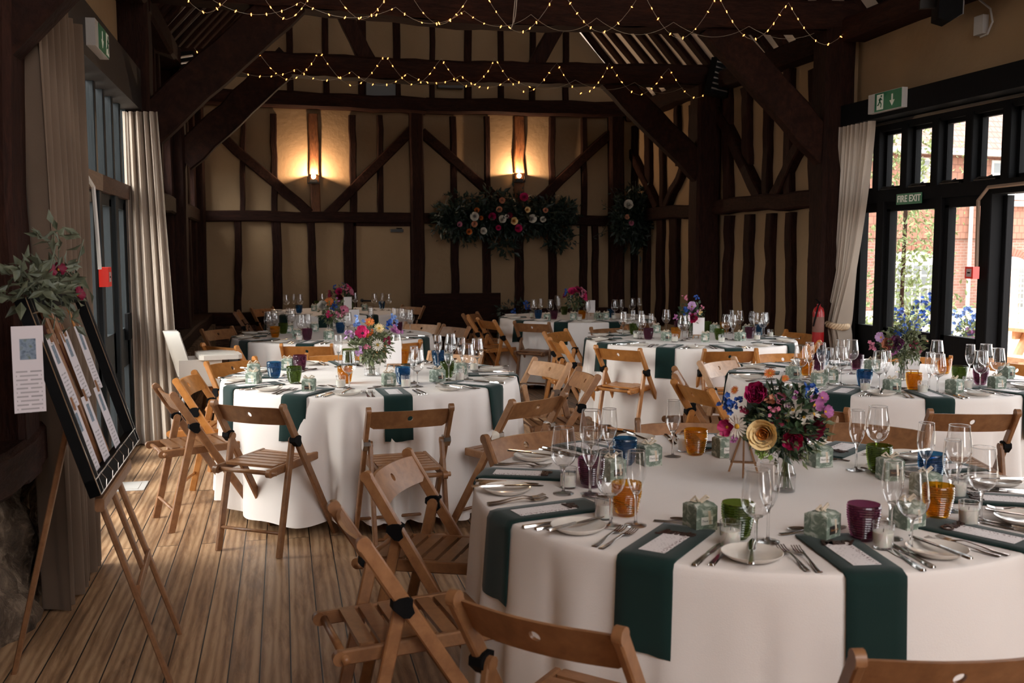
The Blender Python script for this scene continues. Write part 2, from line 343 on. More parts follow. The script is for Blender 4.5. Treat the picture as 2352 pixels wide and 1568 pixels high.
for a,b,w in [((1642,236),(1750,455),.15),((1848,318),(1784,452),.14),((1430,302),(1514,478),.12),((1573,385),(1531,478),.12)]:
    A=px_(*a,XB-.02);B=px_(*b,XB-.02); tim('brace',wall_right,A,B,w,.12,(0,1,0),M_oakd,7,.008)
for ya,yb,z in [(Y1,Y2,2.03),(Y2,Y3,2.02)]:
    tim('rail',wall_right,(XB-.03,ya,z),(XB-.03,yb,z+.03),.17,.16,(0,0,1),M_oaky,8,.008)
tim('wall_plate',wall_right,(5.06,Y1+.1,3.5),(5.06,Y3-.1,3.52),.2,.24,(0,0,1),M_oaky,9,.01)
tim('sill',wall_right,(5.06,Y1,.12),(5.06,Y3,.12),.2,.2,(0,0,1),M_oaky)
# right wall above the lintel, window bay
g=MB(); g.box(5.2,5.36,-3.2,Y1,2.80,3.6)
wall_lintel=struct(g,'wall_right_upper',M_plaster,'cream plaster wall above the black window lintel'); wall_lintel.name='wall_right_above_window'
tim('wall_plate',wall_lintel,(5.09,-3,3.53),(5.09,Y1-.14,3.53),.2,.26,(0,0,1),M_oaky,14,.01)
# ---- left wall
g=MB(); 
g.box(-1.36,XL,-3.2,4.5,0,3.6); g.box(-1.36,XL,4.5,Y1,2.9,3.6); g.box(-1.36,XL,4.5,4.75,0,2.9)
g.box(-1.36,XL,Y1-.1,10.25,0,3.6); g.box(-1.36,XL,10.25,11.1,0,2.15); g.box(-1.36,XL,10.25,11.1,2.75,3.6); g.box(-1.36,XL,11.1,13.1,0,3.6); g.box(-1.36,XL,13.1,13.95,0,2.05); g.box(-1.36,XL,13.1,13.95,2.65,3.6); g.box(-1.36,XL,13.95,Y3+.1,0,3.6)
wall_left=struct(g,'wall_left',M_plaster,'cream plaster wall with dark timbers on left')
for y in (8.8,9.15,9.5,9.85,10.2,11.15,11.65,12.0,12.35,12.7,13.05,14.0): tim('stud',wall_left,(XL+.04,y,.6),(XL+.04,y,3.4),.13,.12,(0,1,0),M_oakz)
tim('rail',wall_left,(XL+.06,Y1,2.0),(XL+.06,Y3,2.0),.18,.16,(0,0,1),M_oaky,8,.01)
tim('wall_plate',wall_left,(XL+.11,Y1,3.5),(XL+.11,Y3,3.52),.2,.24,(0,0,1),M_oaky,8,.01)
tim('wall_plate',wall_left,(XL+.11,-3,3.53),(XL+.11,Y1-.14,3.53),.2,.24,(0,0,1),M_oaky,8,.01)
tim('sill',wall_left,(XL+.12,Y1,.62),(XL+.12,Y3,.62),.16,.3,(0,0,1),M_oaky,8,.01)
MB().box(XL-.05,XL+.3,Y1+.2,Y3-.1,0,.54).build('plinth',M_stone,wall_left)
for i,(a,b,c,d) in enumerate([(10.25,11.1,2.15,2.75),(13.1,13.95,2.05,2.65)]):
    w=empty('window_%d'%(i+3),(XL-.06,(a+b)/2,c),kind='structure',label='small high window in left wall'); h=(b-a)/2
    MB().box(-.03,.05,-h,-h+.05,0,d-c).box(-.03,.05,h-.05,h,0,d-c).box(-.03,.05,-.02,.02,0,d-c).box(-.03,.05,-h,h,0,.05).box(-.03,.05,-h,h,d-c-.05,d-c).build('window_frame',M_slate,w)
    MB().box(0,.006,-h,h,0,d-c).build('pane',M_pane,w)
# stone plinth + post piece on near left
def stone_fn():
    m=MB(); rg=random.Random(3)
    def f(u,v):
        y=2.2+u*2.95; z=.62*v
        return (-1.06-.10*v+.05*(math.sin(9*y+3*v)*math.sin(11*z+1)+rg.uniform(-.4,.4)),y,z+.03*math.sin(6*y)*v)
    m.grid(f,60,16)
    m.grid(lambda u,v:(-1.16+(-.25)*v,2.2+u*2.95,.62+.03*math.sin(6*(2.2+u*2.95))+rg.uniform(-.008,.008)),60,4)
    m.grid(lambda u,v:(-1.08-.1*v-(.2)*u,5.15,.64*v),4,6)
    return m
stone_fn().build('stone_plinth',M_stone,wall_left,180)
tim('sill',wall_left,(XL+.1,2.0,.74),(XL+.1,4.5,.74),.17,.26,(0,0,1),M_oaky,8,.01)
for y in (2.6,3.3,3.95): tim('stud',wall_left,(XL+.05,y,.8),(XL+.05,y,3.4),.16,.14,(0,1,0),M_oakz)
tim('rail',wall_left,(XL+.06,2.,2.0),(XL+.06,4.2,2.0),.18,.16,(0,0,1),M_oaky,8,.01)
# rear wall behind the viewer, with an unglazed opening added to let in front daylight
g=MB(); g.box(-1.36,3.1,-3.3,-3.15,0,3.6); g.box(4.6,5.36,-3.3,-3.15,0,3.6); g.box(3.1,4.6,-3.3,-3.15,2.9,3.6)
struct(g,'wall_front',M_plaster,'plain plaster wall behind the viewer')
# ---- roof
def roof():
    for side,nm in ((1,'roof_right'),(-1,'roof_left')):
        xe=5.3 if side>0 else -1.3; za=3.62; xa=2.0; zt=za+abs(xe-xa)*1.1
        m=MB(); n=Vector((-side*1.1,0,-1)).normalized(); e0=Vector((xe,0,za)); e1=Vector((xa,0,zt))
        q=[e0-n*.0,e1-n*.0,e1-n*.14,e0-n*.14]
        vs=[(p.x,y,p.z) for y in (-3.3,Y3+.15) for p in q]
        m.add(vs,[(0,1,2,3),(7,6,5,4),(0,4,5,1),(1,5,6,2),(2,6,7,3),(3,7,4,0)])
        o=m.build('ceiling' if side>0 else 'ceiling',M_ceil); o['kind']='structure'; o['label']='white plaster between dark rafters on the %s roof slope'%('right' if side>0 else 'left')
        rg=random.Random(5+side); y=2.1
        while y<Y3-.1:
            w=.125+rg.uniform(-.02,.03); p0=e0+n*.015+Vector((0,y,0)); p1=e1+n*.015+Vector((0,y+rg.uniform(-.05,.05),0))
            mm=MB(); mm.beam(p0+Vector((side*.0,0,0)),p1,w,.075,(0,1,0),.15,9,.009,rg); mm.build('rafter',M_oakz,o)
            y+=.36+rg.uniform(-.03,.03)
roof()
# ---- trusses
def truss(i,Y,zl,zr_,zm,th,px_l=-1.0,braces=True,struts=False):
    t=empty('trim_%d'%i,(0,Y,0),kind='structure',label=['','nearest dark oak roof truss, with tie beam and braces','second dark oak roof truss, with raking queen struts','oak truss post and brace beside the easel'][i])
    def T(name,p0,p1,w,d,side,mt,n=8,jit=.007,c=.1):
        m=MB(); m.beam(p0,p1,w,d,side,c,n,jit); return m.build(name,mt,t)
    T('post',(-1.1,0,.64 if i==3 else 0),(-1.1,0,3.6),.24,.26,(1,0,0),M_oakz)
    T('post',(4.99,0,0),(4.98,0,3.6),.3,.28,(1,0,0),M_oakz)
    pts=[(-1.25,zl),(.3,(zl+zm)/2+.01),(1.6,zm),(3.2,(zm+zr_)/2-.01),(5.2,zr_)]
    m=MB()
    def f(u,v):
        x=-1.25+6.45*u; k=min(3,int(u*4)); 
        import bisect
        for (xa,za),(xb,zb) in zip(pts[:-1],pts[1:]):
            if xa-1e-6<=x<=xb+1e-6: z=za+(zb-za)*(x-xa)/(xb-xa); break
        a=[(-.13,.0),(-.145,.03),(-.145,th-.03),(-.12,th),(.12,th),(.145,th-.03),(.145,.03),(.13,0)][int(round(v*8))%8]
        j=.006*math.sin(x*7+v*9)+.005*math.sin(x*17+v*5)
        return (x,a[0]+j,z+a[1]+j)
    m.grid(f,60,9); m.build('tie_beam',M_oakx,t,35)
    if braces:
        T('brace',(-1.02,-.02,2.50),(.12,-.02,3.50+(.1 if i==2 else .06)),.30,.15,(1,0,-1),M_oakd,9,.006)
        T('brace',(4.99,-.02,2.38 if i==1 else 2.42),(3.75,-.02,3.55),.30,.15,(1,0,1),M_oakd,9,.006)
    if struts:
        T('queen_strut',(.97,0,zm+th-.02),(.45,0,zm+th+.95),.17,.12,(1,0,.5),M_oakz)
        T('queen_strut',(2.86,0,zm+th-.02),(3.38,0,zm+th+.95),.17,.12,(1,0,-.5),M_oakz)
    return t
truss(1,Y1,3.5,3.53,3.41,.26)
truss(2,Y2,3.42,3.49,3.40,.235,struts=True)
t3=truss(3,Y0,3.5,3.5,3.5,.26,braces=False)
m=MB(); m.beam((-1.27,-.02,2.225),(-.19,-.02,3.545),.40,.16,(1,0,-1),.1,9,.006); m.build('brace',M_oakd,t3)
# ---- right glazing
g=MB(); g.box(5.2,5.36,-3.2,1.9,0,2.8); struct(g,'wall_right_solid',M_plaster,'plaster wall at the near right, out of view')
WR=empty('window_1',(XR,0,0),kind='structure',label='black framed glazed screen along the right wall')
m=MB(); m.box(-.22,.02,-3,8.52,2.665,2.845,c=.01); m.build('lintel',M_black,WR)
m=MB(); m.box(-.05,.0,-3,8.4,2.63,2.655); m.build('curtain_rail',M_steel,WR)
m=MB(); m.box(-.04,.12,-3,8.42,1.96,2.065,c=.008); m.build('transom',M_black,WR)
m=MB(); m.box(-.02,.12,-3,8.42,2.58,2.67); m.build('head_frame',M_black,WR)
ys=[8.36]+[8.02-.41*k for k in range(27)]
for y in ys: MB().box(-.035,.11,y-.045,y+.045,2.06,2.6,c=.006).build('mullion',M_black,WR)
for k,(a,b) in enumerate(zip(ys[:-1],ys[1:])):
    if b<4.8: continue
    s=MB(); s.box(.03,.07,b+.045,b+.075,2.06,2.59).box(.03,.07,a-.075,a-.045,2.06,2.59).box(.03,.07,b+.045,a-.045,2.06,2.10).box(.03,.07,b+.045,a-.045,2.55,2.59); o=s.build('casement',M_black,WR)
    MB().box(.048,.053,b+.07,a-.07,2.09,2.56).build('pane',M_pane,o)
    if k in (1,2,3,4): 
        h=MB(); h.tube([(-.03,(a+b)/2+.1,2.085),(-.05,(a+b)/2+.04,2.09),(-.055,(a+b)/2-.06,2.085),(-.04,(a+b)/2-.09,2.10)],.007,6); h.box(-.04,0,(a+b)/2-.12,(a+b)/2+.12,2.068,2.078); h.build('casement_stay',M_iron,o)
MB().box(.048,.053,-3,4.75,2.06,2.6).build('pane',M_pane,WR)
for a,b in [(8.3,8.42),(7.86,7.97),(7.07,7.15),(6.49,6.60),(5.35,5.45),(4.3,4.4),(3.2,3.3),(2.1,2.2),(1,1.1),(-.1,0),(-1.2,-1.1)]:
    MB().box(-.045,.10,a,b,0,1.97,c=.006).build('frame_post',M_black,WR)
for a,b in [(7.97,8.3),(7.15,7.86),(6.60,7.07),(4.4,5.35),(3.3,4.3),(2.2,3.2),(1.1,2.1),(0,1.),(-1.1,-.1),(-3,-1.2)]:
    leaf=MB().box(-.01,.05,a,b,.50,.86,c=.004).box(-.01,.05,a,b,0,.10).box(-.01,.05,a,b,1.88,1.97).box(-.01,.05,a,a+.05,.1,1.9).box(-.01,.05,b-.05,b,.1,1.9).build('glazed_leaf',M_black,WR)
    MB().box(.018,.023,a+.04,b-.04,.84,1.9).box(.018,.023,a+.04,b-.04,.1,.5).build('pane',M_pane,leaf)
MB().box(-.03,.12,5.45,8.4,0,.03).build('threshold',M_slate,WR)
# open door leaf seen edge on, swung outwards
dl=empty('door_2',(XR+.06,6.47,0),rz=R_(-84),kind='structure',label='open black glazed door swung outwards')
MB().box(-.02,.02,.0,.07,.02,1.95,c=.004).build('door_stile',M_black,dl)
m=MB(); m.tube([(-.03,.035,1.0),(-.08,.035,1.0),(-.085,.10,1.0)],.009,6); m.build('door_handle',M_iron,dl)
# ---- left glazing: upper lights, transom, doors
WL=empty('window_2',(XL,0,0),kind='structure',label='dark slate framed glazed doors on the left wall')
m=MB(); m.box(0,.16,4.4,8.4,2.62,2.93,c=.008); m.build('lintel',mat('dark_brown_boxed_lintel',(.010,.006,.005),.6),WL)
m=MB(); m.box(-.1,.06,4.7,8.35,1.93,2.04,c=.008); m.build('transom',mat('brown_oak_transom',rough=.6,build=wood((.03,.014,.009),(.07,.034,.02),(.11,.055,.035),(9,1.2,9))),WL)
for k in range(11):
    y=8.3-k*.34; MB().box(-.10,.05,y-.035,y+.035,2.03,2.66,c=.006).build('mullion',M_slate,WL)
for a,b in [(8.25,8.37),(7.62,7.74),(6.98,7.08),(6.3,6.4),(5.6,5.7),(4.75,4.85)]:
    MB().box(-.10,.05,a,b,0,1.95,c=.006).build('frame_post',M_slate,WL)
for a,b in [(7.74,8.25),(7.08,7.62),(6.4,6.98),(5.7,6.3),(4.85,5.6)]:
    leaf=MB().box(-.03,.02,a,b,.66,.95,c=.004).box(-.03,.02,a,b,0,.12).box(-.03,.02,a,b,1.85,1.93).box(-.03,.02,a,a+.09,.1,1.9).box(-.03,.02,b-.09,b,.1,1.9).build('glazed_leaf',M_slate,WL)
    MB().box(-.008,-.003,a+.08,b-.08,.1,1.87).build('pane',M_pane,leaf)
MB().box(-.055,-.05,4.75,8.3,2.03,2.62).build('pane',M_pane,WL)
m=MB(); m.box(.02,.05,8.02,8.20,.86,1.06,c=.004); m.build('lock_case',M_black,WL)
# ---- portals / daylight
def portal(name,loc,rot,sx,sy):
    l=bpy.data.lights.new(name,'AREA'); l.shape='RECTANGLE'; l.size=sx; l.size_y=sy; l.cycles.is_portal=True
    o=bpy.data.objects.new(name,l); COL.objects.link(o); o.location=loc; o.rotation_euler=rot
portal('daylight_portal_right',(XR+.2,5.15,1.35),(0,R_(90),0),2.7,6.6)
portal('daylight_portal_left',(XL-.2,6.5,1.35),(0,R_(-90),0),2.7,3.7)
portal('daylight_portal_front',(3.85,-3.35,1.45),(R_(90),0,0),1.5,2.9)
sl=bpy.data.lights.new('hazy_sun','SUN'); sl.energy=SUN; sl.angle=R_(58); sl.color=(1,.93,.84); so=bpy.data.objects.new('hazy_sun',sl); COL.objects.link(so); so.rotation_euler=Vector((-.75,-.2,.52)).to_track_quat('Z','Y').to_euler()
w=bpy.data.worlds.new('world'); sc.world=w; w.use_nodes=True
bg=w.node_tree.nodes['Background']; bg.inputs[0].default_value=(.985,.965,.97,1); bg.inputs[1].default_value=SKY
# ---- ground outside
g=MB(); g.box(-40,-1.37,-30,60,-.15,-.06); g.box(5.37,60,-30,60,-.15,-.06); g.box(-1.37,5.37,-30,-3.31,-.15,-.06); g.box(-1.37,5.37,14.4,60,-.15,-.06)
def f_grav(nt,b):
    n=noise(nt,coords(nt),30,5); nt.links.new(ramp(nt,n,[(.3,(.30,.25,.20)),(.7,(.45,.40,.34))]),b.inputs['Base Color'])
struct(g,'ground',mat('gravel',rough=.95,build=f_grav),'pale gravel yard outside the glazing')
# ================================================================ TABLES
TZ=.76
TAB={ # centre, radius, short name
'T1':((1.52,3.03),.92,'nearest table'),'T2':((3.6,5.47),.91,'window side table'),'T3':((.53,6.22),.90,'middle left table'),
'T4':((.45,9.3),.90,'second left table'),'T5':((.7,12.85),.90,'rear left table'),'T6':((3.5,8.2),.91,'right corner table'),'T7':((3.35,11.15),.90,'rear right table')}
NAP={'T1':[-167,-132.7,-97.6,-63,-29,5,37,76,116,156],'T3':[-158,-122,-86,-44,-8,28,64,100,136,170],'T2':[-170,-137,-104,-66,-30,6,42,78,114,150],
'T4':[-150,-108,-66,-30,6,42,78,114,150,178],'T6':[-165,-125,-91,-49,-10,26,62,98,134,165],'T7':[-152,-118,-80,-44,-8,28,64,100,136,170],'T5':[-140,-104,-68,-32,4,40,76,112,148,-176]}
PL=['left','front left','front centre','front right','lower right','right','rear right','rear centre','rear left','upper left']
def cloth_r(t,phi,z):
    c,R,_=TAB[t]; s=hash_(t); k=max(0,min(1,(TZ-z)/.72))
    w_=phi+.16*math.sin(3*phi+s)+.09*math.sin(5*phi+2*s)
    nf={'T1':9,'T3':12,'T2':9,'T4':11}.get(t,10); ps=nf*w_+s
    a=.095*(abs(math.sin(ps))**.7-.70)*(.75+.45*math.sin(2.1*w_+s))+.016*math.sin(2.3*ps+1.7*s)*abs(math.sin(ps))+.010*math.sin(17*w_+s)+.006*math.sin(29*w_+3*s)
    return R+.012+k*.035+a*k**.8*{'T3':1.5,'T1':.8}.get(t,1.1)
def hash_(t): return int(t[1])*1.37
def make_table(t):
    (cx,cy),R,nm=TAB[t]
    T=empty('round_table',(cx,cy,0),0,'round folding table hidden under the cloth of the '+nm,'table','round banquet tables')
    MB().lathe([(0,.715),(R-.01,.715),(R,.722),(R,.74),(R-.01,.747),(0,.747)],64).build('tabletop',mat('table_ply',(.3,.2,.12),.6),T,40)
    for sx in (-1,1):
        for sy in (-1,1): m=MB(); m.tube([(sx*.35,sy*.45,0),(sx*.35,sy*.42,.716)],.014,8); m.build('leg',M_iron,T)
    m=MB(); nu=260
    prof=[0,.25,.5,.75,.9,.97]
    vs=[(0,0,TZ)]; fs=[]
    rings=[]
    for q in prof[1:]+[1]:
        rings.append(('top',q))
    zs=[TZ-.004,TZ-.012,TZ-.03]+[TZ-.03-(.66)*(j/22) for j in range(1,23)]
    hem={}
    def wr(p): # slight wrinkles on the top
        return .0011*math.sin(9*p[0]+3*p[1]+hash_(t))+.0009*math.sin(14*p[1]-6*p[0])
    for kind,q in rings:
        st=len(vs)
        for i in range(nu):
            a=2*PI*i/nu; r=(R+.002)*q; x,y=r*math.cos(a),r*math.sin(a); vs.append((x,y,TZ-.001+wr((x,y))*(1-q**8)))
    for j,z in enumerate(zs):
        for i in range(nu):
            a=2*PI*i/nu; zz=z
            if j>=3: zz=z+ (.012*math.sin(5*a+hash_(t))+.01*math.sin(13*a))*((j-2)/22)
            r=cloth_r(t,a,z) if j>2 else R+(.006,.010,.0125)[j]
            vs.append((r*math.cos(a),r*math.sin(a),max(zz,.012)))
    for i in range(nu): fs.append((0,1+i,1+(i+1)%nu))
    for j in range(len(rings)+len(zs)-1):
        for i in range(nu):
            a=1+j*nu; fs.append((a+i,a+nu+i,a+nu+(i+1)%nu,a+(i+1)%nu))
    m.v=vs; m.f=fs; m.m=[0]*len(fs)
    o=m.build('tablecloth',M_cloth,None,180,loc=(cx,cy,0)); tag(o,'white floor length tablecloth draped over the '+nm,'tablecloth','white round tablecloths')
for t in TAB: make_table(t)
# ---------------------------------------------------------------- chairs
def make_chair(w,br):
    t=empty('folding_chair')
    for s in (-1,1):
        m=MB(); x=s*.208
        m.beam((x,.262,0),(x,-.218,.765),.022,.042,(1,0,0),.2); 
        m.tube([(x-.0116,-.216,.762),(x+.0116,-.216,.762)],.0208,12)
        m.build('front_leg',w,t,40)
        m=MB(); x=s*.184; m.beam((x,-.245,0),(x,-.108,.575),.021,.04,(1,0,0),.2); m.tube([(x-.0112,-.108,.575),(x+.0112,-.108,.575)],.02,10); m.build('rear_leg',w,t,40)
        m=MB(); x=s*.158; m.beam((x,-.275,.435),(x,.175,.447),.022,.042,(1,0,0),.2); m.tube([(x-.0116,-.275,.435),(x+.0116,-.275,.435)],.0208,12); m.build('seat_rail',w,t,40)
        m=MB(); q=Matrix.Translation((s*.2055,-.105,.575))@Matrix.Rotation(PI/2,4,'Y')
        m.prism([(-.028,-.016),(-.02,-.034),(.0,-.036),(.028,-.006),(.03,.012),(.016,.026),(-.004,.02),(-.022,.022),(-.03,.008)],-.017,.019,q); m.build('hinge_bracket',br,t)
    m=MB(); 
    for k in range(7):
        y=-.195+k*.060; m.box(-.146,.146,y-.0225,y+.0225,.449,.463,c=.004)
    m.build('slatted_seat',w,t,40)
    for a,b,r in [((-.19,-.225,.12),(.19,-.225,.12),.009),((-.205,.19,.12),(.205,.19,.12),.009),((-.19,-.262,.435),(.19,-.262,.435),.012)]:
        m=MB(); m.tube([a,b],r,8); m.build('stretcher',w,t,180)
    # curved back panel with a round hole
    m=MB(); NX,NZ=24,6; L=.197; z0,z1=.662,.757
    def P(x,z,o):
        y=-.150-.046*(z-z0)/(z1-z0)*1.25-.028*(1-(x/L)**2)+.006; n=o*.006
        zz=z-.006*(1-(x/L)**2)*0; return (x,y+n,zz)
    hr=.0135; hc=(0,.715)
    def pan():
        vs=[];fs=[]; outer=[];
        # polar ring between hole and rounded rectangle, split in 4 sectors + outer boundary
        seg=64; bd=[]
        for k in range(seg):
            a=2*PI*k/seg; c_,s_=math.cos(a),math.sin(a)
            # boundary of rectangle
            tx=L/abs(c_) if abs(c_)>1e-6 else 1e9; 
            hz=(z1-hc[1]) if s_>0 else (hc[1]-z0); tz=hz/abs(s_) if abs(s_)>1e-6 else 1e9
            bd.append((a,min(tx,tz)))
        rings=[0,.08,.3,.6,1]
        for o in (-1,1):
            for q in rings:
                for a,T_ in bd:
                    r=hr+(T_-hr)*q; vs.append(P(r*math.cos(a),hc[1]+r*math.sin(a),o))
        n=seg; R_n=len(rings)
        for o in (0,1):
            for j in range(R_n-1):
                for k in range(n):
                    b=o*R_n*n+j*n; fs.append((b+k,b+(k+1)%n,b+n+(k+1)%n,b+n+k))
        for j in (0,R_n-1):
            for k in range(n): fs.append((j*n+k,j*n+(k+1)%n,R_n*n+j*n+(k+1)%n,R_n*n+j*n+k))
        return vs,fs
    m.add(*pan()); m.build('backrest',w,t,35)
    return t
PROTO={}
def chair(tab,ang,dist,tone,brk,label,face=0,first={}):
    (cx,cy),R,nm=TAB[tab]; a=R_(ang); bx,by=cx+dist*math.cos(a),cy+dist*math.sin(a)
    f=a+PI+R_(face); x,y=bx+.19*math.cos(f),by+.19*math.sin(f); rz=f-PI/2
    br=M_black if brk=='b' else M_steel
    k=(tone,brk)
    if k not in PROTO:
        PROTO[k]=make_chair(CH[tone],br); o=PROTO[k]; o.location=(x,y,0); o.rotation_euler.z=rz; tag(o,label,'chair','folding chairs at the '+nm)
    else: o=copy_tree(PROTO[k],(x,y,0),rz,label,'chair','folding chairs at the '+nm)
    return o
W={'oak':'brown','beech':'pale','orange':'orange'}
CHS=[('T3',-161,1.23,'oak','b','seen side on at the far left',0),('T3',-124,1.25,'oak','b','turned a little, back towards us at left front',0),('T3',-87,1.34,'oak','s','standing square on in front of the cloth',2),
('T3',-56,1.37,'oak','s','half turned at the front right',0),('T3',-8,1.34,'oak','b','seen edge on at the right',8),('T3',20,1.35,'beech','s','with a bright backrest behind the right edge',0),('T3',170,1.12,'orange','b','half hidden behind the leftmost one',0),
('T3',131,1.34,'orange','b','at the rear left beyond the gift boxes',0),('T3',97,1.3,'orange','b','at the rear behind the vase',0),('T3',58,1.35,'beech','b','at the rear right behind the glasses',0),
('T4',-137,1.29,'orange','b','in front of the white high chair',0),('T4',-105,1.02,'orange','b','at the front with cloth behind it',0),('T4',-62,1.05,'orange','b','at the front right behind the bouquet',0),('T4',28,1.4,'oak','b','at the right side',0),('T4',50,1.5,'beech','b','at the rear right',0),('T4',140,1.4,'oak','b','at the rear left behind the high chair',0),
('T5',140,1.25,'oak','b','at the left by the back wall',0),('T5',176,1.25,'oak','b','at the far left',0),('T5',38,1.3,'oak','b','at the rear right',0),
('T1',-135,1.40,'oak','b','cropped by the frame at front left, hole in view',0),('T1',-100,1.40,'oak','b','cropped at the bottom right corner',0),('T1',-172,1.34,'oak','b','nearest on the left, seen from its side',0),('T1',153,1.27,'oak','b','on the left with a bright reflection on its back',0),
('T1',116,1.17,'oak','b','at the rear left, dark back over the cutlery',0),('T1',78,1.18,'oak','b','at the rear, only its top rail showing',0),('T1',40,1.40,'oak','b','at the rear right between two tables',0),
('T2',-173,1.3,'orange','b','at the left, orange back in front of a seat',0),('T2',158,1.23,'oak','b','at the left, seen edge on',0),('T2',121,1.17,'beech','b','at the upper left, pale back',0),('T2',86,1.4,'orange','b','at the rear beside the extinguisher corner',0),('T2',45,1.35,'orange','b','at the rear right by the door',0),('T2',17,1.38,'orange','b','at the right by the open door',0),
('T2',-105,1.35,'oak','b','at the front, wide back over its seat',0),('T2',-137,1.44,'oak','b','at the front left behind the bouquet',0),
('T6',-96,1.04,'orange','b','at the front with a hole over the cloth',0),('T6',-142,1.14,'orange','b','at the front left, whole chair in view',0),('T6',-43,1.05,'orange','b','at the front right',0),('T6',15,1.3,'orange','b','at the right under the extinguisher',0),('T6',104,1.3,'oak','b','at the rear',0),('T6',135,1.34,'orange','b','at the rear left of the pair',0),('T6',179,1.2,'orange','b','at the left of the pair',0),
('T7',-132,1.12,'oak','b','at the front left, dark back',0),('T7',-71,1.1,'oak','b','at the front right',0),('T7',-165,1.17,'orange','b','at the left in front',0),('T7',170,1.25,'orange','b','at the left behind another',0),('T7',145,1.35,'oak','b','at the far left corner',0)]
for t,a,d,tone,br,lab,fc in CHS:
    nm=TAB[t][2]; L=f"{W[tone]} folding chair {lab}, {nm}"
    L=L if len(L.split())<17 else L.replace(" folding",""); chair(t,a,d,tone,br,L,fc)
# ---------------------------------------------------------------- tableware prototypes
def mk_wine():
    t=empty('wine_glass'); m=MB()
    prof=[(.004,.088),(.012,.0895),(.024,.096),(.034,.107),(.040,.122),(.0418,.135),(.0405,.155),(.0375,.178),(.034,.200),(.0325,.216)]
    m.lathe(prof,28); m.build('bowl',M_bowl,t,180)
    m=MB(); m.lathe([(.0325,.2155),(.0333,.2168),(.0325,.218),(.0318,.2168)],28,close=True); m.build('rim',M_solid,t,180)
    m=MB(); m.lathe([(0,0),(.034,0),(.0345,.0015),(.02,.003),(.008,.006),(.0045,.012),(.0036,.03),(.0036,.07),(.0055,.083),(.012,.0895),(.02,.0925),(.010,.0905),(0,.090)],24); m.build('stem',M_solid,t,180)
    return t
def mk_flute():
    t=empty('champagne_glass'); m=MB()
    prof=[(.003,.088),(.009,.093),(.0175,.108),(.0245,.126),(.0285,.146),(.0285,.162),(.0265,.190),(.0245,.216)]
    m.lathe(prof,26); m.build('bowl',M_bowl,t,180)
    m=MB(); m.lathe([(.0245,.2155),(.0252,.2168),(.0245,.218),(.0238,.2168)],26,close=True); m.build('rim',M_solid,t,180)
    m=MB(); m.lathe([(0,0),(.032,0),(.0325,.0015),(.018,.003),(.007,.006),(.004,.014),(.0034,.04),(.0034,.075),(.005,.086),(.009,.094),(.013,.100),(.005,.096),(0,.095)],24); m.build('stem',M_solid,t,180)
    return t
def mk_tumbler(c):
    prof=[(0,.002),(.026,.002),(.029,.006)]; z=.010
    n=13
    for k in range(n):
        za=.010+.088*k/n; zb=.010+.088*(k+.5)/n
        rr=lambda z:.029+.0145*min(1,(z/.07))**.8
        prof+= [(rr(za),za),(rr(zb)+.0022,zb)]
    prof+=[(.0438,.099),(.0438,.101),(.0415,.101),(.0405,.08),(.034,.03),(.026,.012),(0,.010)]
    m=MB(); m.lathe(prof,36); o=bpy.data.objects.new(c+'_tumbler',m.mesh('tumbler',TUM[c],None)); COL.objects.link(o)
    o.name='ribbed_tumbler'; return o
def mk_tea():
    t=empty('tealight_holder'); m=MB()
    m.lathe([(0,.002),(.024,.002),(.0265,.006),(.0285,.068)],24); m.build('glass_cup',M_bowl,t,180)
    m=MB(); m.lathe([(.028,.0675),(.0288,.0682),(.028,.069),(.0275,.0682)],24,close=True); m.build('rim',M_solid,t,180)
    m=MB(); m.lathe([(0,.0005),(.025,.0005),(.026,.004),(0,.005)],20); m.build('base',M_solid,t,180)
    m=MB(); m.lathe([(0,.006),(.0245,.006),(.0262,.012),(.0268,.044),(.024,.0455),(0,.043)],24); m.build('candle',M_wax,t,50)
    m=MB(); m.tube([(0,0,.043),(.001,0,.052)],.0009,5); m.build('wick',M_iron,t); return t
def f_box(nt,b):
    v=coords(nt,kind='Object'); n=noise(nt,v,28,5,.6,1.5); n2=noise(nt,v,60,3)
    c=ramp(nt,n,[(.40,(.13,.175,.135)),(.49,(.19,.24,.19)),(.55,(.40,.44,.38)),(.66,(.54,.56,.50))])
    nt.links.new(c,b.inputs['Base Color'])
M_box=mat('marbled_sage_card',rough=.6,build=f_box)
def txt(body,size,mt,parent=None,name='lettering',ext=.0004,shear=0,loc=(0,0,0),rot=(0,0,0),offset=0,spacing=1,bevel=0):
    cu=bpy.data.curves.new('lettering','FONT'); cu.body=body; cu.size=size; cu.align_x='CENTER'; cu.align_y='CENTER'; cu.extrude=ext; cu.shear=shear; cu.offset=offset; cu.space_character=spacing; cu.resolution_u=3
    o=bpy.data.objects.new('t',cu); COL.objects.link(o); dg=bpy.context.evaluated_depsgraph_get(); me=bpy.data.meshes.new_from_object(o.evaluated_get(dg)); bpy.data.objects.remove(o)
    me.materials.clear(); me.materials.append(mt); q=bpy.data.objects.new(name,me); COL.objects.link(q); q.location=loc; q.rotation_euler=rot
    if parent: q.parent=parent
    return q
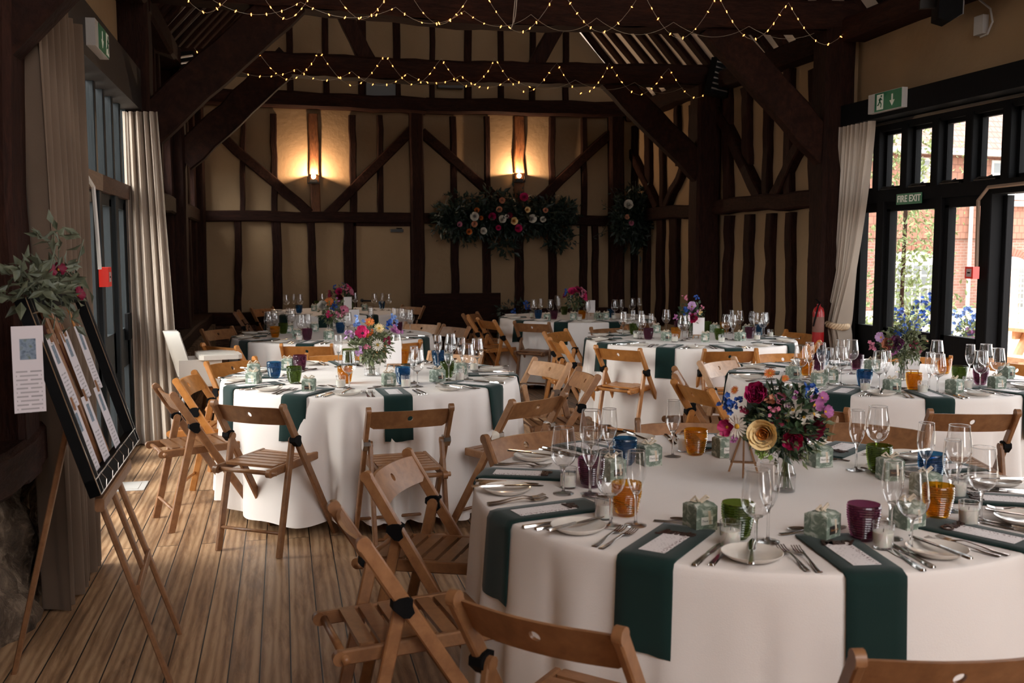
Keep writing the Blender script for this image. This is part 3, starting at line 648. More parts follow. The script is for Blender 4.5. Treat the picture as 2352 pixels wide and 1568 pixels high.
def mk_box(dark):
    t=empty('favour_box'); s=.031; m=MB()
    # body then hipped lid folding up to a slit
    vs=[(-s,-s,0),(s,-s,0),(s,s,0),(-s,s,0),(-s,-s,.060),(s,-s,.060),(s,s,.060),(-s,s,.060),(-s*.9,-.018,.0665),(s*.9,-.018,.0665),(s*.9,.018,.0665),(-s*.9,.018,.0665)]
    m.add(vs,[(3,2,1,0),(0,1,5,4),(1,2,6,5),(2,3,7,6),(3,0,4,7),(4,5,9,8),(6,7,11,10),(5,6,10,9),(7,4,8,11),(8,9,10,11)]); m.build('card_body',M_box,t)
    m=MB(); m.tube([(-.004,0,.068),(-.019,-.006,.084),(-.027,0,.074),(-.012,.003,.069),(0,0,.070),(.014,-.005,.083),(.027,.002,.076),(.014,.002,.069),(0,0,.068)],.0032,6)
    m.add([(-.003,-.005,.069),(.004,-.005,.069),(.010,-s-.001,.050),(.002,-s-.001,.050),(.013,-s-.0015,.018),(.006,-s-.0015,.016)],[(0,1,2,3),(3,2,4,5)])
    m.add([(.001,.005,.069),(.006,.004,.069),(s+.001,.010,.050),(s+.001,.003,.050),(s+.0015,.013,.022),(s+.0015,.007,.02)],[(0,1,2,3),(3,2,4,5)])
    m.build('ribbon_bow',M_rib,t)
    lab=mat('dark_card_label',(.016,.012,.012),.6) if dark else mat('white_card_label',(.74,.72,.68),.6)
    m=MB(); m.box(-.017,.017,-s-.0012,-s,.016,.036,c=.0); m.build('front_label',lab,t)
    txt('Thank you',.0078,mat('copper_ink',(.35,.16,.06),.5) if dark else mat('grey_ink',(.08,.08,.08),.6),t,'label_lettering',.0001,.35,(0,-s-.0016,.026),(PI/2,0,0))
    return t
def ribbon_solid(m,pts,th=.0022):
    # pts (y, halfwidth, z): flat tapering implement along y
    vs=[]
    for y,h,z in pts: vs+=[(-h,y,z),(h,y,z),(h*.7,y,z+th),(-h*.7,y,z+th)]
    fs=[(3,2,1,0),tuple(range(4*len(pts)-4,4*len(pts)))]
    for i in range(len(pts)-1):
        for q in range(4): fs.append((4*i+q,4*i+(q+1)%4,4*i+4+(q+1)%4,4*i+4+q))
    m.add(vs,fs)
def mk_fork():
    m=MB(); ribbon_solid(m,[(-.1,.007,.002),(-.095,.0095,.002),(-.06,.007,.003),(-.02,.0032,.008),(.02,.003,.011),(.035,.006,.009),(.045,.0115,.006),(.055,.0125,.004)])
    for k in range(4):
        x=-.0105+.007*k; m.beam((x,.054,.0045),(x,.078,.005),.0036,.002,(1,0,0),0); m.beam((x,.078,.005),(x,.1,.010),.003,.0018,(1,0,0),0)
    o=m.build('fork',M_steel,None,60); return o
def mk_knife():
    m=MB(); ribbon_solid(m,[(-.11,.006,.0008),(-.107,.0088,.0005),(-.06,.0075,.0005),(-.012,.005,.001),(-.002,.006,.001)],.0055); ribbon_solid(m,[(-.004,.006,.002),(.02,.0098,.002),(.08,.0098,.002),(.102,.006,.002),(.11,.001,.002)],.0014)
    return m.build('table_knife',M_steel,None,60)
def mk_spoon():
    m=MB(); ribbon_solid(m,[(-.09,.006,.002),(-.086,.0085,.002),(-.05,.006,.003),(-.01,.0028,.008),(.03,.0028,.010),(.038,.006,.008)])
    m.grid(lambda u,v:(.0175*math.cos(2*PI*u)*v,.065+.028*math.sin(2*PI*u)*v,.0015+.006*v*v),20,6,True)
    return m.build('dessert_spoon',M_steel,None,60)
def mk_plate():
    m=MB(); m.lathe([(0,.006),(.048,.006),(.058,.009),(.072,.0165),(.0775,.0205),(.079,.020),(.0775,.017),(.062,.007),(.05,.0012),(.046,.0),(0,.001)],48)
    return m.build('side_plate',M_plate,None,50)
def f_menu(nt,b):
    # printed menu: rows of small grey text plus a sprig of flowers down one side
    c=N(nt,'ShaderNodeTexCoord'); sp=N(nt,'ShaderNodeSeparateXYZ'); nt.links.new(c.outputs['Object'],sp.inputs[0])
    br=N(nt,'ShaderNodeTexBrick'); 
    for k,v in (('Scale',1),('Mortar Size',.0024),('Brick Width',.012),('Row Height',.0085),('Mortar Smooth',0)): br.inputs[k].default_value=v
    br.inputs['Color1'].default_value=(1,1,1,1); br.inputs['Color2'].default_value=(.62,.62,.62,1); br.inputs['Mortar'].default_value=(1,1,1,1)
    nt.links.new(c.outputs['Object'],br.inputs[0])
    n=noise(nt,coords(nt,(1,.25,1)),90,2)
    line=mixc(nt,ramp(nt,n,[(.5,(0,0,0)),(.52,(1,1,1))]),(1,1,1),br.outputs[0])
    mr=N(nt,'ShaderNodeMapRange'); mr.inputs[1].default_value=.018; mr.inputs[2].default_value=.022; nt.links.new(sp.outputs[0],mr.inputs[0])
    n2=noise(nt,coords(nt),170,2); sprig=ramp(nt,n2,[(.40,(.25,.16,.17)),(.46,(1,1,1))])
    t=mixc(nt,mr.outputs[0],line,sprig); nt.links.new(mixc(nt,1,(.80,.76,.77),t,'MULTIPLY'),b.inputs['Base Color'])
M_menu=mat('printed_menu_card',rough=.65,build=f_menu)
PR={'wine':mk_wine(),'flute':mk_flute(),'tea':mk_tea(),'box':mk_box(False),'dbox':mk_box(True),'fork':mk_fork(),'knife':mk_knife(),'spoon':mk_spoon(),'plate':mk_plate()}
for c in TUM: PR[c]=mk_tumbler(c)
m=MB(); m.box(-.037,.037,-.095,.095,0,.0008); PR['menu']=m.build('menu_card',M_menu)
USED=set()
def put(kind,loc,rz,label,cat,group,scale=None):
    o=PR[kind]
    if scale and kind not in USED: o.scale=(scale,)*3
    if kind in USED:
        c=copy_tree(o,loc,rz,label,cat,group,scale=scale) if o.type=='EMPTY' else o.copy()
        if o.type!='EMPTY': COL.objects.link(c); c.location=loc; c.rotation_euler=(0,0,rz); tag(c,label,cat,group)
    else:
        USED.add(kind); c=o; c.location=loc; c.rotation_euler=(0,0,rz); tag(c,label,cat,group)
    return c
# ---- items read off the photograph, base points in pixels on the table top
ITEMS={
'T1':dict(wine=[(1294,1133),(1360,1078),(1403,1208),(1734,1263),(2013,1067),(2198,1126),(2249,1196),(2080,1262)],flute=[(1355,1134),(1399,1074),(1459,1206),(1545,1048),(1763,1243),(1974,1080),(2124,1117),(2183,1172),(2044,1236)],
 purple=[(1352,1118),(1988,1241),(1830,1052)],amber=[(1436,1184),(1597,1044),(2153,1190)],blue=[(1432,1068),(2137,1108)],green=[(1694,1236),(2017,1088)],
 tea=[(1311,1119),(1390,1190),(1678,1254),(2035,1257),(2227,1203),(2199,1141),(1572,1036)],box=[(1607,1212),(1490,1066),(1663,1047),(1881,1069),(2083,1209)],dbox=[(1888,1234),(1405,1100),(2125,1137),(2036,1096)]),
'T3':dict(wine=[(802,893),(913,840),(954,888),(1031,839),(1072,871),(1095,853)],flute=[(778,842),(948,879),(1006,843),(1041,873),(1060,851)],
 blue=[(630,868),(929,881),(1011,839)],purple=[(687,850)],green=[(676,880),(801,834),(1027,867)],amber=[(793,880),(922,838)],
 box=[(583,883),(583,862),(663,849),(893,886),(1058,860)],dbox=[(710,900),(1005,876),(1025,836)],tea=[(783,890),(937,889),(1048,873),(1090,851)]),
'T2':dict(wine=[(1838,876),(1925,880),(1949,858),(2020,894),(2146,901),(2150,860),(2247,893),(2288,885),(2262,872)],flute=[(1859,866),(1884,867),(1897,884),(1935,858),(2031,892),(2135,899),(2226,873)],
 amber=[(1853,862),(2104,897),(2168,858)],purple=[(1880,850),(1967,848),(2253,883)],blue=[(1890,838),(1985,889)],green=[(2203,879)],
 dbox=[(1822,868),(2048,901),(2311,868)],box=[(1885,885),(1914,878),(2192,901),(2289,894),(2003,852)],tea=[(1987,899),(2119,903),(2226,893)]),
'T4':dict(wine=[(617,769),(636,766),(671,760),(692,778),(799,772),(923,759),(942,763)],flute=[(707,777),(905,758),(655,757),(852,757)],amber=[(632,775)],purple=[(705,781),(914,764)],blue=[(782,765)],green=[(649,766)],
 dbox=[(683,777)],box=[(662,765),(755,779),(722,761)],tea=[(688,782),(875,773)]),
'T5':dict(wine=[(658,716),(690,715),(740,713),(816,710),(860,712),(893,713)],flute=[(675,714),(752,712),(878,712)],blue=[(687,719),(877,709)],green=[(702,704),(805,713)],purple=[],amber=[],box=[(722,714)],dbox=[(838,713)],tea=[(850,716)]),
'T6':dict(wine=[(1431,770),(1474,778),(1530,763),(1567,782),(1623,761),(1670,779),(1717,764),(1752,775),(1768,769)],flute=[(1453,765),(1472,767),(1495,776),(1578,779),(1681,780),(1699,763),(1735,773),(1745,766)],
 purple=[(1484,779),(1547,754),(1722,777)],amber=[(1552,778),(1710,756)],green=[(1632,759),(1652,781),(1456,768)],blue=[(1753,769)],box=[(1620,785),(1655,758),(1507,764),(1741,764)],dbox=[(1530,782),(1700,782)],tea=[(1465,777),(1550,785),(1657,787),(1739,781),(1769,774)]),
'T7':dict(wine=[(1225,731),(1264,732),(1348,735),(1414,732),(1452,727),(1225,707)],flute=[(1242,729),(1283,728),(1425,732),(1291,707),(1468,726)],blue=[(1236,732),(1403,729)],purple=[(1272,733)],green=[(1296,723)],amber=[(1337,733)],
 box=[(1317,734),(1390,733)],dbox=[(1257,736),(1376,733)],tea=[(1222,729),(1331,736),(1410,733)])}
VASE={'T1':(1802,1128),'T3':(854,862),'T2':(2070,873),'T4':(762,759),'T5':(785,713),'T6':(1586,776),'T7':(1321,727)}
CARD={'T1':(1707,1088),'T3':(905,848),'T2':(2092,862),'T4':(820,752),'T5':(799,716),'T6':(1602,778),'T7':(1357,726)}
RAD=dict(wine=.038,flute=.034,purple=.045,amber=.045,blue=.045,green=.045,tea=.03,box=.044,dbox=.044,vase=.06,card=.07)
NAMES=dict(wine=('clear wine glass','wine glass','glassware'),flute=('clear tall champagne flute','champagne flute','glassware'),tea=('cream tealight candle in a clear cup','candle','tealights'),
 box=('sage marbled favour box with white label','gift box','favour boxes'),dbox=('sage marbled favour box with black label','gift box','favour boxes'))
for c in TUM: NAMES[c]=(f'{c} ribbed glass tumbler','tumbler','tumblers')
def clockname(t,x,y):
    (cx,cy),R,nm=TAB[t]; a=math.degrees(math.atan2(y-cy,x-cx)); r=math.hypot(x-cx,y-cy)
    best=min(range(10),key=lambda k:abs((NAP[t][k]+10-a+180)%360-180)); return PL[best] if r>.3 else 'middle'
ORD=['first','second','third','fourth','fifth']
def place_all():
    for t,d in ITEMS.items():
        (cx,cy),R,nm=TAB[t]; its=[]
        for k,l in d.items():
            for p in l:
                q=pz(*p); its.append([k,q.x,q.y,RAD[k],False])
        v=pz(*VASE[t]); its.append(['vase',v.x,v.y,RAD['vase'],True]); c=pz(*CARD[t]); its.append(['card',c.x,c.y,.05,False])
        for it in its:
            r=math.hypot(it[1]-cx,it[2]-cy)
            if r>R-.12: k=(R-.12)/r; it[1]=cx+(it[1]-cx)*k; it[2]=cy+(it[2]-cy)*k
        for _ in range(80):
            for i in range(len(its)):
                for j in range(i):
                    a,b=its[i],its[j]; dx,dy=a[1]-b[1],a[2]-b[2]; dd=math.hypot(dx,dy) or 1e-6; need=a[3]+b[3]+.002
                    if dd<need:
                        # push mostly along the viewing depth so the picture changes least
                        s=(need-dd)/2; ux,uy=dx/dd,dy/dd
                        if not a[4]: a[1]+=ux*s; a[2]+=uy*s
                        if not b[4]: b[1]-=ux*s; b[2]-=uy*s
        seen={}
        for k,x,y,r,_ in its:
            if k=='vase': VPOS[t]=(x,y); continue
            if k=='card': CPOS[t]=(x,y); continue
            base,cat,grp=NAMES[k]; pl=clockname(t,x,y); key=(k,pl); seen.setdefault(key,[]).append((x,y))
        cnt={}
        for k,x,y,r,_ in its:
            if k in('vase','card'): continue
            base,cat,grp=NAMES[k]; pl=clockname(t,x,y); key=(k,pl); n=len(seen[key]); cnt[key]=cnt.get(key,0)+1
            srt=sorted(seen[key],key=lambda q:-q[1]); o=srt.index((x,y))
            extra='' if n==1 else (('rear ','front ')[o] if n==2 else ORD[o]+' from rear ')
            lab=f"{extra}{base} at {pl} of the {nm}"
            rz=rnd.uniform(-.5,.5)+ (.0 if k not in('box','dbox') else 0)
            put(k,(x,y,TZ),rz,' '.join(lab.split()[:16]),cat,grp+' on the '+nm,scale=1.13 if k in('box','dbox') else None)
VPOS={};CPOS={}
place_all()
# ---- place settings
HOLD=[]
def napkin(t,ang,label,hang=.30,w=.155):
    (cx,cy),R,nm=TAB[t]; m=MB(); a=R_(ang); inner=.60; e=.0045
    u=Vector((math.cos(a),math.sin(a),0)); s=Vector((-math.sin(a),math.cos(a),0))
    nl=26; path=[]
    top=R-.004-inner
    def pos(l,t_,off):
        # l along, t_ lateral
        lat=t_*w/2; rr_=math.sqrt(max(.01,(R)**2-lat**2))
        if l<=top+.0: 
            r=inner+l; edge=rr_-.002
            if r<edge: return u*r+s*lat+Vector((0,0,TZ+.0022+off))
        d=(inner+l)-(rr_-.002); d=max(0,d); phi=a+math.asin(lat/R)
        k=min(1,d/.02); z=TZ+.0022-max(0,d-.008)*1.0
        base=rr_
        if d<.02: rad=R+.001+.0165*math.sin(k*PI/2); z=TZ+.0022+off*(1-k)-.012*(1-math.cos(k*PI/2))-0
        else: z=TZ-.0098-(d-.02); rad=max(cloth_r(t,phi,z),cloth_r(t,phi+.02,z),cloth_r(t,phi-.02,z),R+.0145)+.004
        # keep the side edges parallel
        rad=rad+off*k; v=Vector((math.cos(phi),math.sin(phi),0)); lv=v*rad; 
        lat2=lv.dot(s); lv+=s*(lat-lat2)*.8
        lv.z=z; return lv
    Lt=top+hang
    ls=[0,.002]+[Lt*i/30 for i in range(1,31)]
    ts=[-1,-.97,-.6,-.2,.2,.6,.97,1]
    vs=[];n=len(ts)
    for o in (0,1):
        for l in ls:
            for t_ in ts:
                p=pos(l+ (.003*math.sin(t_*3+ang) if l>Lt-.02 else 0),t_,e if (o and abs(t_)<1 and 0<l<Lt) else (e*.4 if o else 0)); vs.append((p.x,p.y,p.z))
    fs=[];m_=len(ls)
    for o in (0,1):
        for j in range(m_-1):
            for i in range(n-1): b=o*m_*n+j*n+i; fs.append((b,b+1,b+n+1,b+n))
    for j in range(m_-1):
        for i in (0,n-1): fs.append((j*n+i,(j+1)*n+i,m_*n+(j+1)*n+i,m_*n+j*n+i))
    for j in (0,m_-1):
        for i in range(n-1): fs.append((j*n+i,j*n+i+1,m_*n+j*n+i+1,m_*n+j*n+i))
    m.add(vs,fs); o=m.build('napkin',M_napkin,None,60,loc=(cx,cy,0)); tag(o,label,'napkin','green napkins on the '+nm)
NMS={('T1',0):'Liz',('T1',1):'Jamie',('T1',2):'Mary',('T1',3):'Oliver',('T1',4):'Katie',('T1',6):'Sophie',('T1',7):'Rebecca',('T1',9):'Ben',('T1',8):'Tom'}
SET={'T1':[0,1,2,3,4,5,6,7,8,9],'T3':list(range(10)),'T2':[0,1,2,3,4,7,8,9],'T6':[0,1,2,3,4,8,9],'T4':[0,1,2,3,8,9],'T7':[0,1,2,3,9],'T5':[0,1,2,9]}
for t,pls in SET.items():
    (cx,cy),R,nm=TAB[t]
    for k in pls:
        A=NAP[t][k]; pn=PL[k]; wh=f"at the {pn} place of the {nm}"
        def P(da,r): a=R_(A+da); return (cx+r*math.cos(a),cy+r*math.sin(a))
        napkin(t,A,f"dark green napkin {wh}",.255+.05*(k==2) if t=='T1' else .25)
        f=R_(A)+PI/2   # local +y points inwards
        x,y=P(0,R-.135); put('menu',(x,y,TZ+.0073),f+R_(rnd.uniform(-2,2)),f"printed menu card on napkin {wh}","menu card",'menu cards on the '+nm)
        if (t,k) in NMS:
            x,y=P(0,.695); o=txt(NMS[(t,k)],.052,M_brown,None,'wooden_place_name',.0015,.3,(x,y,TZ+.0105),(0,0,f+R_(4)),.0011,.86); tag(o,f"dark cut wood place name {wh}",'place name','wooden place names')
        x,y=P(-18.5,R-.095); put('plate',(x,y,TZ),0,f"cream side plate {wh}",'plate','side plates on the '+nm)
        if t in('T5','T7'): continue
        for j,(da,r,kd,dz,dr) in enumerate([(-11.2,R-.105,'fork',0,0),(-8.9,R-.10,'fork',0,-4),(8.9,R-.10,'knife',0,0),(11.3,R-.115,'knife',0,3),(-18.5,R-.088,'knife',.0215,-20)]):
            x,y=P(da,r); nmx={'fork':('outer','inner')[j%2],'knife':('','','inner','outer','plate')[j]}[kd]
            put(kd,(x,y,TZ+dz),f+R_(dr),f"{nmx} steel {'fork' if kd=='fork' else 'knife'} {wh}",kd,f'{kd}s on the '+nm)
        if t in('T1','T2','T3'):
            x,y=P(1.5,R-.385); put('spoon',(x,y,TZ),f+PI/2+R_(8),f"dessert spoon {wh}",'spoon','dessert spoons on the '+nm)
            x,y=P(-1.5,R-.352); put('fork',(x,y,TZ),f-PI/2+R_(8),f"dessert fork {wh}",'fork','dessert forks on the '+nm)
# ================================================================ FLOWERS
def colm(nm,c,rough=.6):
    def f(nt,b):
        n=noise(nt,coords(nt),60,2); nt.links.new(ramp(nt,n,[(.3,tuple(x*.8 for x in c)),(.7,tuple(min(1,x*1.12) for x in c))]),b.inputs['Base Color'])
    return mat(nm,c,rough,build=f)
PC=dict(yellow=(.93,.70,.36),magenta=(.42,.008,.10),crimson=(.22,.006,.04),hotpink=(.60,.02,.14),pink=(.62,.20,.30),mauve=(.42,.14,.34),lilac=(.55,.34,.58),white=(.75,.70,.62),blue=(.02,.09,.38),paleblue=(.18,.30,.62),orange=(.62,.17,.03),peach=(.70,.33,.20),lime=(.20,.30,.06))
PM={k:colm(k+'_petals',v) for k,v in PC.items()}
M_yc=colm('yellow_flower_centre',(.55,.30,.02)); M_dkc=colm('dark_flower_centre',(.02,.008,.02))
def leafmat(nm,a,b_):
    def f(nt,b):
        n=noise(nt,coords(nt),25,3); nt.links.new(ramp(nt,n,[(.3,a),(.7,b_)]),b.inputs['Base Color'])
    return mat(nm,a,.5,build=f)
M_leaf=leafmat('deep_green_leaves',(.010,.030,.014),(.03,.065,.025)); M_leaf2=leafmat('olive_variegated_leaves',(.05,.075,.025),(.20,.22,.11)); M_euc=leafmat('grey_green_eucalyptus',(.05,.062,.036),(.14,.155,.10)); M_stem=leafmat('green_stems',(.03,.06,.015),(.08,.13,.04)); M_dleaf=leafmat('dark_hanging_leaves',(.006,.014,.010),(.016,.032,.02))
def petal(m,M,w,l,cup,n=4):
    m.grid(lambda u,v:M@Vector(((u-.5)*w*math.sin(PI*(.13+v*.76))**.55,v*l,cup*l*(v*v)+ .25*w*(2*u-1)**2)),n,n)
def orient(d):
    d=Vector(d).normalized(); return d.to_track_quat('Z','Y').to_matrix().to_4x4()
def flower(kind,m,M,s,rg):
    m.cur=0
    if kind in('rose','peony'):
        rz=kind=='rose'; L=6 if rz else 8
        for k in range(L):
            t=k/(L-1); n=3 if k<2 else (4 if rz else 5); R0=s*(.10+.86*t); h=s*(.90+.16*t-.10*(k==0)); wk=2*PI/n*1.35; z0=-s*(.55-.12*t)
            m.cur=1 if t<.5 else 0
            for i in range(n):
                a0=2*PI*i/n+k*1.1+rg.uniform(-.15,.15); fl=(.42*t*t if rz else .12*t)+rg.uniform(-.03,.05); rf=0 if rz else .10; p1=rg.uniform(0,6)
                def P(u,v):
                    a=a0+(u-.5)*wk*(.55+.45*math.sin(PI*min(1,.2+v*.6))); e=1-.35*abs(2*u-1)**3
                    rad=R0*(.30+.75*math.sin(PI*.5*min(1,v*1.25)))-R0*.16*v*v*(1-t)+s*fl*max(0,v-.6)**1.0*1.3+s*rf*math.sin(9*u+p1)*v*v
                    return M@Vector((rad*math.cos(a),rad*math.sin(a),z0+h*v*e+s*rf*.5*math.sin(13*u+p1)*v))
                m.grid(P,7,6)
        m.cur=0
    elif kind=='daisy':
        n=17
        for i in range(n):
            Q=M@Matrix.Rotation(2*PI*i/n,4,'Z')@Matrix.Translation((0,s*.22,0))@Matrix.Rotation(rg.uniform(-.1,.2),4,'X'); petal(m,Q,s*.26,s*.85,.05,3)
        m.cur=1; m.lathe([(0,s*.14),(s*.16,s*.12),(s*.28,s*.04),(s*.26,-s*.04)],12,M); m.cur=0
    elif kind=='open':
        for i in range(6):
            Q=M@Matrix.Rotation(PI*i/3+rg.uniform(-.2,.2),4,'Z')@Matrix.Translation((0,s*.08,0))@Matrix.Rotation(R_(25)+rg.uniform(-.2,.2),4,'X'); petal(m,Q,s*.9,s*.95,.15,5)
        m.cur=1; m.lathe([(0,s*.22),(s*.15,s*.16),(s*.2,0)],10,M); m.cur=0
    elif kind=='spray':   # florets of delphinium / sweet pea
        for j in range(7):
            c=M@Matrix.Translation((rg.uniform(-.75,.75)*s,rg.uniform(-.75,.75)*s,rg.uniform(-.3,.5)*s))@orient((rg.uniform(-1,1),rg.uniform(-1,1),1))
            for i in range(5): petal(m,c@Matrix.Rotation(2*PI*i/5,4,'Z')@Matrix.Rotation(.35,4,'X'),s*.36,s*.42,.1,3)
FL_M={}
def inner(col):
    c=PC[col]; return colm(col+'_inner_petals',(.66,.27,.05) if col=='yellow' else tuple(x*.62 for x in c))
def add_flower(par,kind,col,loc,d,s,rg,nm=None):
    m=MB(); flower(kind,m,orient(d)@Matrix.Rotation(rg.uniform(0,6),4,'Z'),s,rg)
    cen=M_yc if col!='pink' and col!='hotpink' else M_dkc
    mts=[PM[col],cen] if kind in('daisy','open') else [PM[col],inner(col)]
    names=dict(rose='rose',peony='peony',daisy='daisy',open='anemone',spray='blossom_spray')
    o=m.build(nm or names[kind],mts,par,180,label=f'{col} {names[kind].replace("_"," ")}'); o.location=loc; return o
def leaves(m,c,R,n,rg,ll=(.03,.06),lw=.45,zsq=1,shell=.55,down=0):
    for _ in range(n):
        d=Vector((rg.gauss(0,1),rg.gauss(0,1),rg.gauss(0,1)))
        d.normalize(); q=rg.uniform(shell,1.0); p=Vector((d.x*R[0]*q,d.y*R[1]*q,d.z*R[2]*q*zsq))+c
        L=rg.uniform(*ll); w=L*lw*rg.uniform(.7,1.2); o=(d+Vector((rg.gauss(0,.6),rg.gauss(0,.6),rg.gauss(0,.6)-down))).normalized()
        s=o.orthogonal().normalized(); s=(Matrix.Rotation(rg.uniform(0,6.28),3,o)@s); up=o.cross(s)
        a=p; b=p+o*L; mid=p+o*L*.45; k=up*w*.25
        m.add([a,mid+s*w*.5+k,b-up*w*.2,mid-s*w*.5+k,mid+o*L*.1],[(0,1,4),(1,2,4),(2,3,4),(3,0,4)])
def vase(t,h,r,label,form='cyl'):
    x,y=VPOS[t]; v=empty('glass_vase',(x,y,TZ),0,label,'vase')
    if form=='bottle': pr=[(.0,.003),(r*.95,.003),(r,.02),(r*.98,h*.45),(r*.72,h*.62),(r*.62,h*.8),(r*.72,h)]
    else: pr=[(0,.004),(r*.97,.004),(r,.01),(r,h)]
    MB().lathe(pr,28).build('glass_body',M_bowl,v,40)
    MB().lathe([(pr[-1][0],h-.001),(pr[-1][0]+.0015,h),(pr[-1][0],h+.0015),(pr[-1][0]-.0015,h)],28,close=True).build('rim',M_solid,v,180)
    q=[(0,.006),(r*.93,.006),(r*.93,h*.42),(0,h*.42)]
    MB().lathe(q,24).build('water',M_bowl,v,40)
    return v
def bouquet(t,dz,R,label,flowers,nleaf,seed,auto=None,leafm=None,h=.12):
    rg=random.Random(seed); x,y=VPOS[t]; b=empty('bouquet',(x,y,TZ),0,label,'bouquet','table bouquets')
    toC=Vector((EYE.x-x,EYE.y-y,0)).normalized()
    m=MB(); c=Vector((0,0,dz)); leaves(m,c,(R*.92,R*.92,R*.9),nleaf,rg,(.025,.055),.5,1,.35); m.build('foliage',leafm or M_leaf,b)
    m=MB(); leaves(m,c+Vector((0,0,-.02)),(R*1.05,R*1.05,R*.95),nleaf//2,rg,(.02,.04),.35,1,.6); m.build('foliage',M_leaf2,b)
    m=MB()
    for i in range(16):
        a=rg.uniform(0,6.28); rr=rg.uniform(.3,1)*R*.8; e=Vector((rr*math.cos(a),rr*math.sin(a),dz+rg.uniform(-.02,.05))); s=Vector((rg.uniform(-.02,.02),rg.uniform(-.02,.02),.012)); mm=Vector((rg.uniform(-.015,.015),rg.uniform(-.015,.015),h))
        m.tube([s,mm,e],.0016,5)
    m.build('stems',M_stem,b)
    for kind,col,fx,fz,s,nr in flowers:   # offsets in metres: right, up from the vase base
        p=RT*fx+toC*nr+Vector((0,0,fz)); d=(p-Vector((0,0,dz-.03))).normalized()*.7+toC*.8; add_flower(b,kind,col,p,d,s,rg)
        mm=MB()
    if auto:
        pal,n,s0=auto
        for i in range(n):
            a=2.4*i+rg.uniform(-.4,.4); el=rg.uniform(-.15,1.0)**1; d=Vector((math.cos(a)*math.cos(el),math.sin(a)*math.cos(el),math.sin(el)))
            kind,col=pal[i%len(pal)]; add_flower(b,kind,col,c+d*R*rg.uniform(.85,1.05),d,s0*rg.uniform(.8,1.15),rg)
    return b
def px_off(t,S,l):
    vx,vy=VASE[t]; out=[]
    for kind,col,x,y,s,nr in l: out.append((kind,col,(x-vx)/S,(vy-y)/S,s,nr))
    return out
vase('T1',.135,.036,'clear glass bottle vase with water on the nearest table','bottle')
bouquet('T1',.235,.125,'large bouquet with a yellow rose and magenta peonies on the nearest table',px_off('T1',690,[
 ('rose','yellow',1753,984,.040,.10),('peony','magenta',1736,902,.034,.04),('peony','crimson',1858,975,.034,.06),('peony','hotpink',1816,997,.030,.10),
 ('spray','blue',1664,917,.026,.0),('spray','blue',1678,934,.030,.02),('spray','blue',1692,922,.022,.0),('spray','blue',1838,898,.026,0),('spray','blue',1860,893,.022,0),
 ('daisy','white',1694,971,.034,.07),('open','magenta',1672,975,.032,.05),('spray','mauve',1690,1000,.016,.06),('spray','peach',1766,920,.026,.05),('open','pink',1788,915,.024,.04),('spray','pink',1772,938,.02,.07),
 ('open','white',1815,935,.036,.06),('open','white',1840,950,.032,.07),('spray','mauve',1828,915,.022,.03),('open','mauve',1862,928,.032,.03),('open','mauve',1888,944,.026,.02),('daisy','white',1862,946,.022,.05),
 ('spray','lime',1757,1030,.026,.10),('spray','lime',1806,908,.016,.03),('daisy','orange',1762,861,.018,-.02),('daisy','orange',1796,873,.014,-.02),('daisy','orange',1684,899,.014,-.02),('spray','crimson',1706,940,.018,.03),('rose','white',1752,1012,.02,.10),('spray','mauve',1800,925,.022,.05),('spray','crimson',1780,960,.018,.09),('open','mauve',1880,915,.022,.0)]),620,1,h=.13)
vase('T3',.10,.052,'clear round glass vase on the middle left table')
bouquet('T3',.20,.13,'bouquet with a pink anemone and a daisy on the middle left table',px_off('T3',366,[
 ('open','hotpink',835,762,.052,.10),('daisy','white',868,788,.036,.10),('spray','paleblue',822,740,.04,.05),('spray','blue',893,745,.04,.03),('spray','paleblue',905,733,.035,0),('daisy','orange',850,738,.03,.04),
 ('spray','lilac',806,766,.04,.05),('spray','lilac',826,803,.035,.10),('spray','mauve',910,760,.04,.03),('spray','orange',850,762,.03,.10),('daisy','yellow',872,752,.03,.05),('spray','crimson',888,780,.03,.08),('spray','pink',843,790,.025,.11)]),430,2,None,M_leaf2,h=.10)
vase('T2',.12,.040,'clear glass vase on the right table by the windows')
bouquet('T2',.225,.135,'loose bouquet of purple and blue flowers by the windows',px_off('T2',400,[
 ('open','lilac',2018,768,.035,.03),('spray','pink',2000,787,.035,.02),('peony','mauve',2055,781,.042,.07),('peony','peach',2036,783,.034,.05),('spray','blue',2062,757,.035,.04),('spray','blue',2084,752,.028,.02),('spray','crimson',2096,785,.032,.05),('open','pink',2104,797,.03,.06),('spray','peach',2122,780,.022,.0),('spray','mauve',2050,805,.03,.07)]),400,3,None,M_leaf2,h=.12)
vase('T4',.09,.045,'small clear vase on the second left table')
bouquet('T4',.19,.14,'bouquet of pink, blue and cream flowers on the second left table',px_off('T4',243,[
 ('daisy','orange',757,690,.045,.05),('peony','white',742,700,.045,.08),('open','pink',790,710,.055,.06),('spray','hotpink',752,722,.045,.10),('spray','blue',765,700,.05,.06),('spray','pink',780,718,.045,.09),('spray','mauve',774,692,.035,.02)]),260,4,None,M_leaf2,h=.09)
PINK=[('rose','hotpink'),('spray','mauve'),('peony','crimson'),('spray','pink'),('spray','blue'),('rose','pink'),('spray','peach')]
vase('T5',.09,.045,'small clear vase on the rear left table'); bouquet('T5',.20,.14,'dark pink bouquet near the back door',[],150,5,(PINK,12,.045),h=.09)
